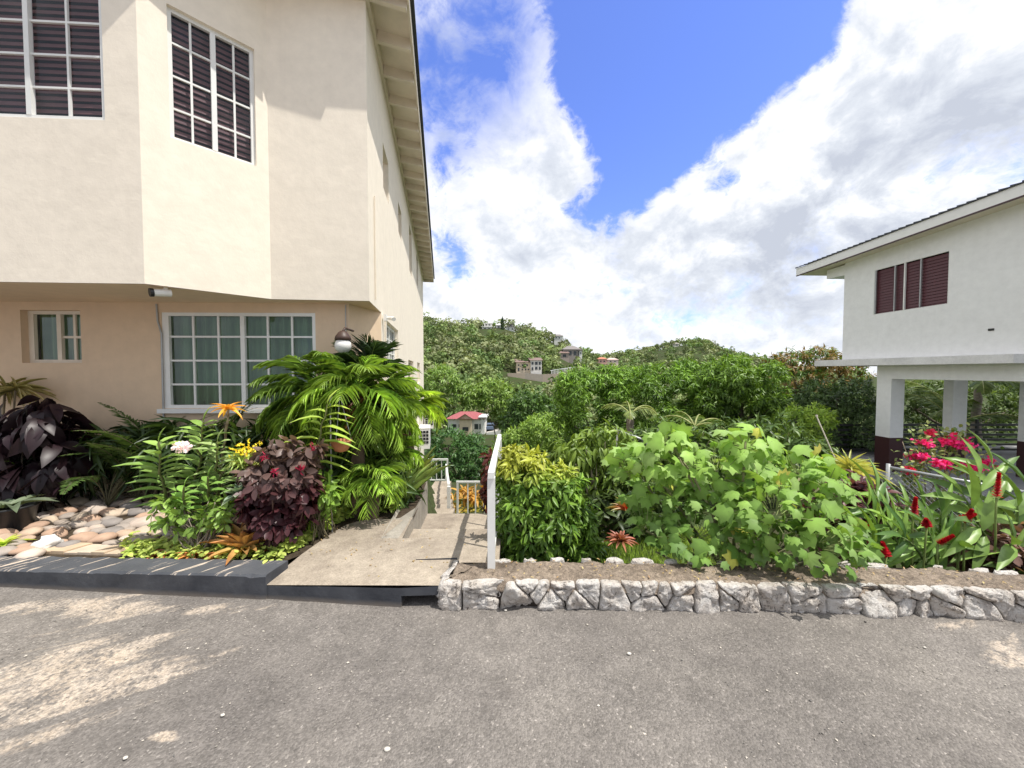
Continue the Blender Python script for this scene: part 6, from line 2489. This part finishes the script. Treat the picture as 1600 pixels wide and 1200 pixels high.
# ---------------------------------------------------------------- right garden, behind the stone wall
GZ = -0.5
shrub('dense shrub with drooping leaves turning yellow at the top, right of the ramp handrail', 'shrub', 850, 3.45, GZ,
      [(820, 742, 44, 38), (868, 765, 44, 40), (815, 795, 40, 48), (865, 820, 55, 48), (835, 855, 58, 30), (900, 815, 26, 40), (905, 858, 36, 24), (800, 720, 22, 20)], 1150, 6, .088, .026, (0.04, 0.095, 0.014), (0.19, 0.31, 0.045), 'shrub', T_LANCE, 101,
      droop=.4, top=((0.34, 0.37, 0.05), .74), nst=50)
shrub('open lime green shrub with drooping leaves and bare twigs behind the yellow topped one', 'shrub', 940, 5.2, -.55,
      [(900, 705, 34, 28), (950, 690, 40, 30), (985, 720, 30, 34), (925, 745, 36, 30), (880, 730, 24, 26), (965, 755, 30, 24)], 330, 6, .15, .036, (0.05, 0.09, 0.015), (0.23, 0.32, 0.055), 'open_shrub', T_DROOP, 102, droop=.7, nst=60, stem_r=.014, scol=(0.35, 0.30, 0.22))
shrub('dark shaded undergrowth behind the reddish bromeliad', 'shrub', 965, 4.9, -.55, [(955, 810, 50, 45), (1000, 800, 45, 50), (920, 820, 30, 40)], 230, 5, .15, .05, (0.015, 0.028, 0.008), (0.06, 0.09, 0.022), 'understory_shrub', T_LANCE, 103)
rosette_plant('pinkish red bromeliad low in the shade between the two big shrubs', 'bromeliad', at(970, 848, 3.9), 34, .17, .03, (0.20, 0.09, 0.05), (0.34, 0.13, 0.09), 'bromeliad', 104, (0, 80), T_BLADE)
rosette_plant('dark bromeliad with a red heart above the pinkish one', 'bromeliad', at(980, 800, 4.2), 24, .25, .035, (0.5, 0.03, 0.03), (0.16, 0.22, 0.06), 'bromeliad', 105, (5, 80), T_BLADE)
# lawn
mb = MB()
rg_ = np.random.default_rng(120)
n = 16000
W_ = np.stack([rg_.uniform(.15, 2.6, n), rg_.uniform(3.0, 5.0, n), np.full(n, GZ)], 1)
W_[:, 2] = terrain(W_[:, 0], W_[:, 1])
d = rdir(n, rg_) * [.5, .5, .2] + [0, 0, .9]
place(mb, T_FLAT, W_, d, rdir(n, rg_), .008, rg_.uniform(.05, .10, n), mixcol((0.10, 0.17, 0.03), (0.28, 0.38, 0.07), rg_.random(n)))
tag(mb.build('lawn', M['leaf']), 'patch of short sunlit grass behind the stone wall', 'grass', kind='stuff')

# big lobed leaf shrub
rg_ = np.random.default_rng(130)
Y = 3.25
b_ = at(1150, 900, 3.35)
b_[2] = GZ
t = thing('big_leaf_shrub', 'wide shrub with big pale green maple shaped leaves leaning over the stone wall', 'shrub', b_)
lp = [(1010, 725, 55, 42), (1060, 715, 45, 40), (1045, 690, 26, 26), (1120, 735, 60, 42), (1190, 725, 60, 45), (1250, 745, 55, 48), (1290, 755, 34, 34), (1040, 780, 62, 50), (1120, 790, 70, 55), (1210, 800, 70, 55), (1285, 815, 48, 45),
      (1080, 840, 70, 34), (1170, 850, 75, 34), (1270, 850, 70, 30), (1330, 855, 30, 30), (1100, 872, 60, 18), (1200, 876, 60, 18), (1290, 876, 50, 16), (1025, 862, 30, 20), (985, 720, 30, 20), (1165, 690, 34, 26), (1010, 830, 26, 34)]
lumps = [(tuple(at(a, b, Y + rg_.uniform(-.25, .3) - (.2 if b > 780 else 0) - (.22 if b > 835 else 0))), (c * Y / F, c * Y / F * .8, d_ * Y / F)) for a, b, c, d_ in lp]
P, N = crown_points(lumps, 1050, rg_, .42, -.8)
keep = (P[:, 2] > .24) | (P[:, 1] > 3.2)
P, N = P[keep], N[keep]
keep = P[:, 2] > -.42
P, N = P[keep], N[keep]
q = MB()
for c_, r in lumps:
    q.tube(limb(b_ + rg_.normal(size=3) * [.2, .08, 0], np.array(c_), .1, 8, rg_), np.linspace(.017, .008, 8), 6, (0.26, 0.25, 0.14))
q.build('stems', M['wood'], t, smooth=True)
q = MB()
for i in range(len(P)):
    j = int(np.argmin([np.linalg.norm(P[i] - np.array(c_)) for c_, _ in lumps]))
    c_ = np.array(lumps[j][0])
    q.tube(limb(c_ + (P[i] - c_) * .35 - (0, 0, .03), P[i], .12, 4, rg_), .0028, 3, (0.22, 0.26, 0.10), cap=False)
q.build('leaf_stalks', M['wood'], t)
q = MB()
n = len(P)
face = nrm(N * [.8, .8, .4] + np.array([.1, -.25, .75]) + .46 * rg_.normal(size=(n, 3)))
hang = nrm(N * [1, 1, .1] + np.array([0, 0, -.55]) + .5 * rg_.normal(size=(n, 3)))
zz = np.clip((P[:, 2] + .2) / 1.2, 0, 1)
sz = rg_.uniform(.045, .108, n) * (.85 + .3 * zz)
col = mixcol((0.040, 0.095, 0.018), (0.22, 0.345, 0.075), np.clip(zz ** 1.3 * .85 + .35 * rg_.random(n) - .08, 0, 1))
yl = rg_.random(n) < .02
col[yl] = (0.40, 0.40, 0.08)
pal_ = rg_.random(n) < .2
col[pal_] = col[pal_] * [1.15, 1.05, 1.5]
vf = np.clip(1.22 - .5 * np.hypot(T_LOBED[0][:, 0], T_LOBED[0][:, 1] - .05), .7, 1.3)
var_ = [T_lobed(.16, .05), T_lobed(.34, .12), T_lobed(.22, .30), T_lobed(.55, -.05)]
vi = rg_.integers(0, 4, n)
for j in range(4):
    m_ = vi == j
    place(q, var_[j], P[m_], hang[m_], face[m_], sz[m_] * rg_.uniform(.95, 1.25, m_.sum()), sz[m_], col[m_][:, None, :] * vf[None, :, None])
M['lobed'] = m_leaf('lobed_leaf', .34, .5, .3, .15)
q.build('foliage', M['lobed'], t)

# behind the big leaf shrub
shrub('mid green shrub filling the gap behind the big leaved shrub, left part', 'shrub', 1060, 7.6, -1.0, [(1040, 690, 45, 36), (1085, 700, 40, 40), (1000, 710, 36, 34), (1050, 740, 70, 40)], 300, 7, .18, .055, (0.03, 0.06, 0.012), (0.13, 0.20, 0.04), 'shrub', T_LANCE, 141)
shrub('shadowy shrub behind the big leaved shrub, right part below the mango trees', 'shrub', 1180, 8.0, -1.1, [(1150, 690, 50, 36), (1210, 690, 45, 40), (1260, 715, 45, 34), (1180, 735, 80, 40)], 330, 7, .18, .055, (0.025, 0.05, 0.012), (0.10, 0.16, 0.035), 'shrub', T_LANCE, 142)
shrub('dark purple leaved plants under the right end of the big leaved shrub', 'shrub', 1310, 3.9, GZ, [(1300, 790, 36, 36), (1345, 780, 30, 34), (1320, 840, 44, 40), (1375, 830, 30, 36)], 240, 6, .13, .05, (0.03, 0.010, 0.012), (0.16, 0.06, 0.06), 'purple_plant', T_OVAL, 143)
shrub('bronze brown small leaved ground shrub at the far right behind the wall', 'shrub', 1565, 3.35, GZ, [(1545, 850, 30, 22), (1590, 845, 36, 26), (1530, 870, 34, 18), (1610, 860, 34, 30)], 260, 6, .085, .05, (0.06, 0.025, 0.022), (0.30, 0.19, 0.15), 'bronze_shrub', T_OVAL, 144)
rosette_plant('yellow striped narrow leaved dracaena between the pole and the first column', 'plant', at(1326, 738, 5.2), 46, .42, .03, (0.28, 0.30, .07), (0.40, 0.40, .14), 'dracaena', 145, (-5, 85), T_STRAP, mat='leaf')


# red ginger
def cone(mb, base, d, h, r, col=(0.30, 0.010, 0.016), n=64, rg_=RNG):
    r *= .68
    d = nrm(d)
    a = np.arange(n) * 2.39996
    f = np.linspace(0, 1, n)
    x = nrm(np.cross(d, [0.3, 1, .2]))
    y = np.cross(d, x)
    rad = np.cos(a)[:, None] * x + np.sin(a)[:, None] * y
    p = np.asarray(base) + d * (f * h * .9)[:, None]
    dd = rad * (1 - .55 * f)[:, None] + d * (.55 + .7 * f)[:, None]
    place(mb, T_OVAL, p, dd, -rad * .3 + d, r * .8, r * (1.15 - .55 * f), jcol(col, n, .3, .1, rg_))


def ginger(label, base, stems, seed, flowers, c0=(0.05, 0.11, 0.022), c1=(0.19, 0.30, 0.06), ln=.31, w=.052, nlf=12, name='red_ginger'):
    rg_ = np.random.default_rng(seed)
    t = thing(name, label, 'ginger plant', base)
    q, lf_ = MB(), MB()
    for (px, py, Y) in stems:
        tip = at(px, py, Y)
        b = base + rg_.normal(size=3) * [.12, .08, 0]
        mid = (b + tip) / 2 + (0, 0, .22)
        tt = np.linspace(0, 1, 12)[:, None]
        P = (1 - tt) ** 2 * b + 2 * tt * (1 - tt) * mid + tt ** 2 * tip
        q.tube(P, np.linspace(.013, .007, 12), 6, (0.14, 0.20, 0.06))
        n = nlf
        ss = np.linspace(.3, 1, n)
        p = np.stack([np.interp(ss, tt[:, 0], P[:, i]) for i in range(3)], 1)
        tg = nrm(np.stack([np.interp(ss, tt[:, 0], np.gradient(P[:, i])) for i in range(3)], 1))
        sd_ = nrm(np.cross(tg, [0.1, -1, .25]))
        sg = np.where(np.arange(n) % 2 == 0, 1.0, -1.0)[:, None]
        d = nrm(tg * .75 + sd_ * sg * .75 + rg_.normal(size=(n, 3)) * .18)
        d[-1] = tg[-1]
        place(lf_, T_LANCE, p, d, nrm(np.array([.15, -.5, .9]) + rg_.normal(size=(n, 3)) * .25), w * rg_.uniform(.8, 1.15, n), ln * rg_.uniform(.75, 1.2, n), mixcol(c0, c1, rg_.random(n)))
    q.build('stems', M['wood'], t, smooth=True)
    lf_.build('leaves', M['leaf_gloss'], t)
    for (px, py, Y, d, h) in flowers:
        q = MB()
        c_ = at(px, py, Y)
        cone(q, c_, np.array(d, float), h, .05, rg_=rg_)
        q.tube(limb(c_ - (0, 0, .5), c_, .05, 5, rg_), .008, 5, (0.15, 0.2, .06))
        q.build('flower', M['petal'], t)
    return t


b_ = at(1440, 900, 3.5)
b_[2] = GZ
ginger('large red ginger clump with long pale leaves sweeping left behind the stone wall', b_, [(1350, 785, 3.35), (1345, 825, 3.2), (1365, 765, 3.6), (1400, 785, 3.7), (1385, 815, 3.2), (1440, 800, 3.6), (1470, 800, 3.4), (1410, 840, 3.1), (1360, 855, 3.15), (1490, 850, 3.2), (1450, 830, 3.2)],
       151, [(1427, 806, 3.2, (0.0, -.1, 1), .17), (1352, 822, 3.1, (-.9, -.2, .45), .13), (1385, 868, 3.05, (-.5, -.3, .8), .17), (1465, 850, 3.1, (.5, -.3, .6), .13), (1448, 822, 3.1, (-.4, -.3, .8), .08), (1500, 812, 3.2, (.9, -.2, .5), .12)])
b_ = at(1560, 890, 3.45)
b_[2] = GZ
ginger('tall broad leaved ginger with one big red flower cone at the right edge', b_, [(1530, 745, 3.5), (1505, 775, 3.4), (1550, 725, 3.6), (1590, 790, 3.3), (1610, 750, 3.5), (1525, 820, 3.2), (1580, 850, 3.15)],
       152, [(1557, 778, 3.2, (0.0, -.05, 1), .23), (1508, 815, 3.2, (.2, -.2, .9), .12)], (0.045, 0.09, 0.022), (0.17, 0.26, 0.06), .38, .09, 9)
# bougainvillea
rg_ = np.random.default_rng(160)
c = at(1480, 720, 7.4)
b_ = np.array([c[0], c[1], -1.25])
t = thing('bougainvillea', 'bougainvillea with loose bright pink flower clusters in front of the columns', 'bush', b_)
FL = [(1500, 693, 15, 7.2), (1480, 690, 9, 7.2), (1445, 693, 9, 7.3), (1430, 714, 11, 7.4), (1473, 725, 12, 7.0), (1515, 728, 15, 7.1), (1424, 738, 7, 7.2), (1538, 722, 10, 7.4), (1453, 677, 7, 7.5), (1487, 680, 6, 7.4), (1422, 733, 6, 7.2), (1441, 712, 9, 7.3)]
q = MB()
for px, py, r, Y in FL + [(1400, 720, 5, 7.4), (1550, 700, 5, 7.4), (1510, 670, 5, 7.5), (1465, 665, 5, 7.6), (1410, 690, 4, 7.6)]:
    q.tube(limb(b_ + rg_.normal(size=3) * [.3, .1, 0], at(px, py, Y), .18, 9, rg_), np.linspace(.016, .005, 9), 5, (0.30, 0.24, 0.17))
q.build('stems', M['wood'], t, smooth=True)
q = MB()
m = 620
cl = [FL[i] for i in rg_.integers(0, len(FL), m)]
pts = np.array([at(a + rg_.normal() * r * 1.7, b + 6 + rg_.normal() * r * 1.5, Y + .05) for a, b, r, Y in cl])
place(q, T_OVAL, pts, rdir(m, rg_) + [0, 0, -.2], (0, -.3, 1), .06, .085, mixcol((0.06, 0.11, 0.025), (0.27, 0.29, 0.10), rg_.random(m)))
q.build('foliage', M['leaf'], t)
for px, py, r, Y in FL:
    q = MB()
    m = int(10 + r * 3)
    pts = at(px, py, Y) + rg_.normal(size=(m, 3)) * r * Y / F * np.array([.5, .45, .34])
    for k_ in range(3):
        place(q, T_OVAL, pts, rdir(m, rg_), rdir(m, rg_), .045, .05, jcol((0.58, 0.03, 0.17) if r > 8 else (0.55, 0.04, 0.10), m, .2))
    q.build('flower', M['petal'], t)

# fallen leaves on the wall and road
rg_ = np.random.default_rng(170)
mb = MB()
n = 160
s_ = rg_.uniform(.4, 4.2, n)
x, y, ox, oy = wp(s_)
off = -rg_.uniform(.03, .28, n)
P = np.stack([x + ox * off, y + oy * off, np.full(n, .187)], 1)
P2 = np.array([gnd(a, b, .128) for a, b in zip(rg_.uniform(480, 740, 60), rg_.uniform(815, 900, 60))])
P = np.concatenate([P, P2])
d = rdir(len(P), rg_) * [1, 1, .15]
place(mb, T_OVAL, P, d, (0, 0, 1), .010, rg_.uniform(.012, .03, len(P)), mixcol((0.22, 0.13, 0.06), (0.42, 0.34, 0.16), rg_.random(len(P))))
tag(mb.build('leaf_litter', M['leaf']), 'small dry leaf litter on the wall top and ramp', 'leaf litter', kind='stuff')
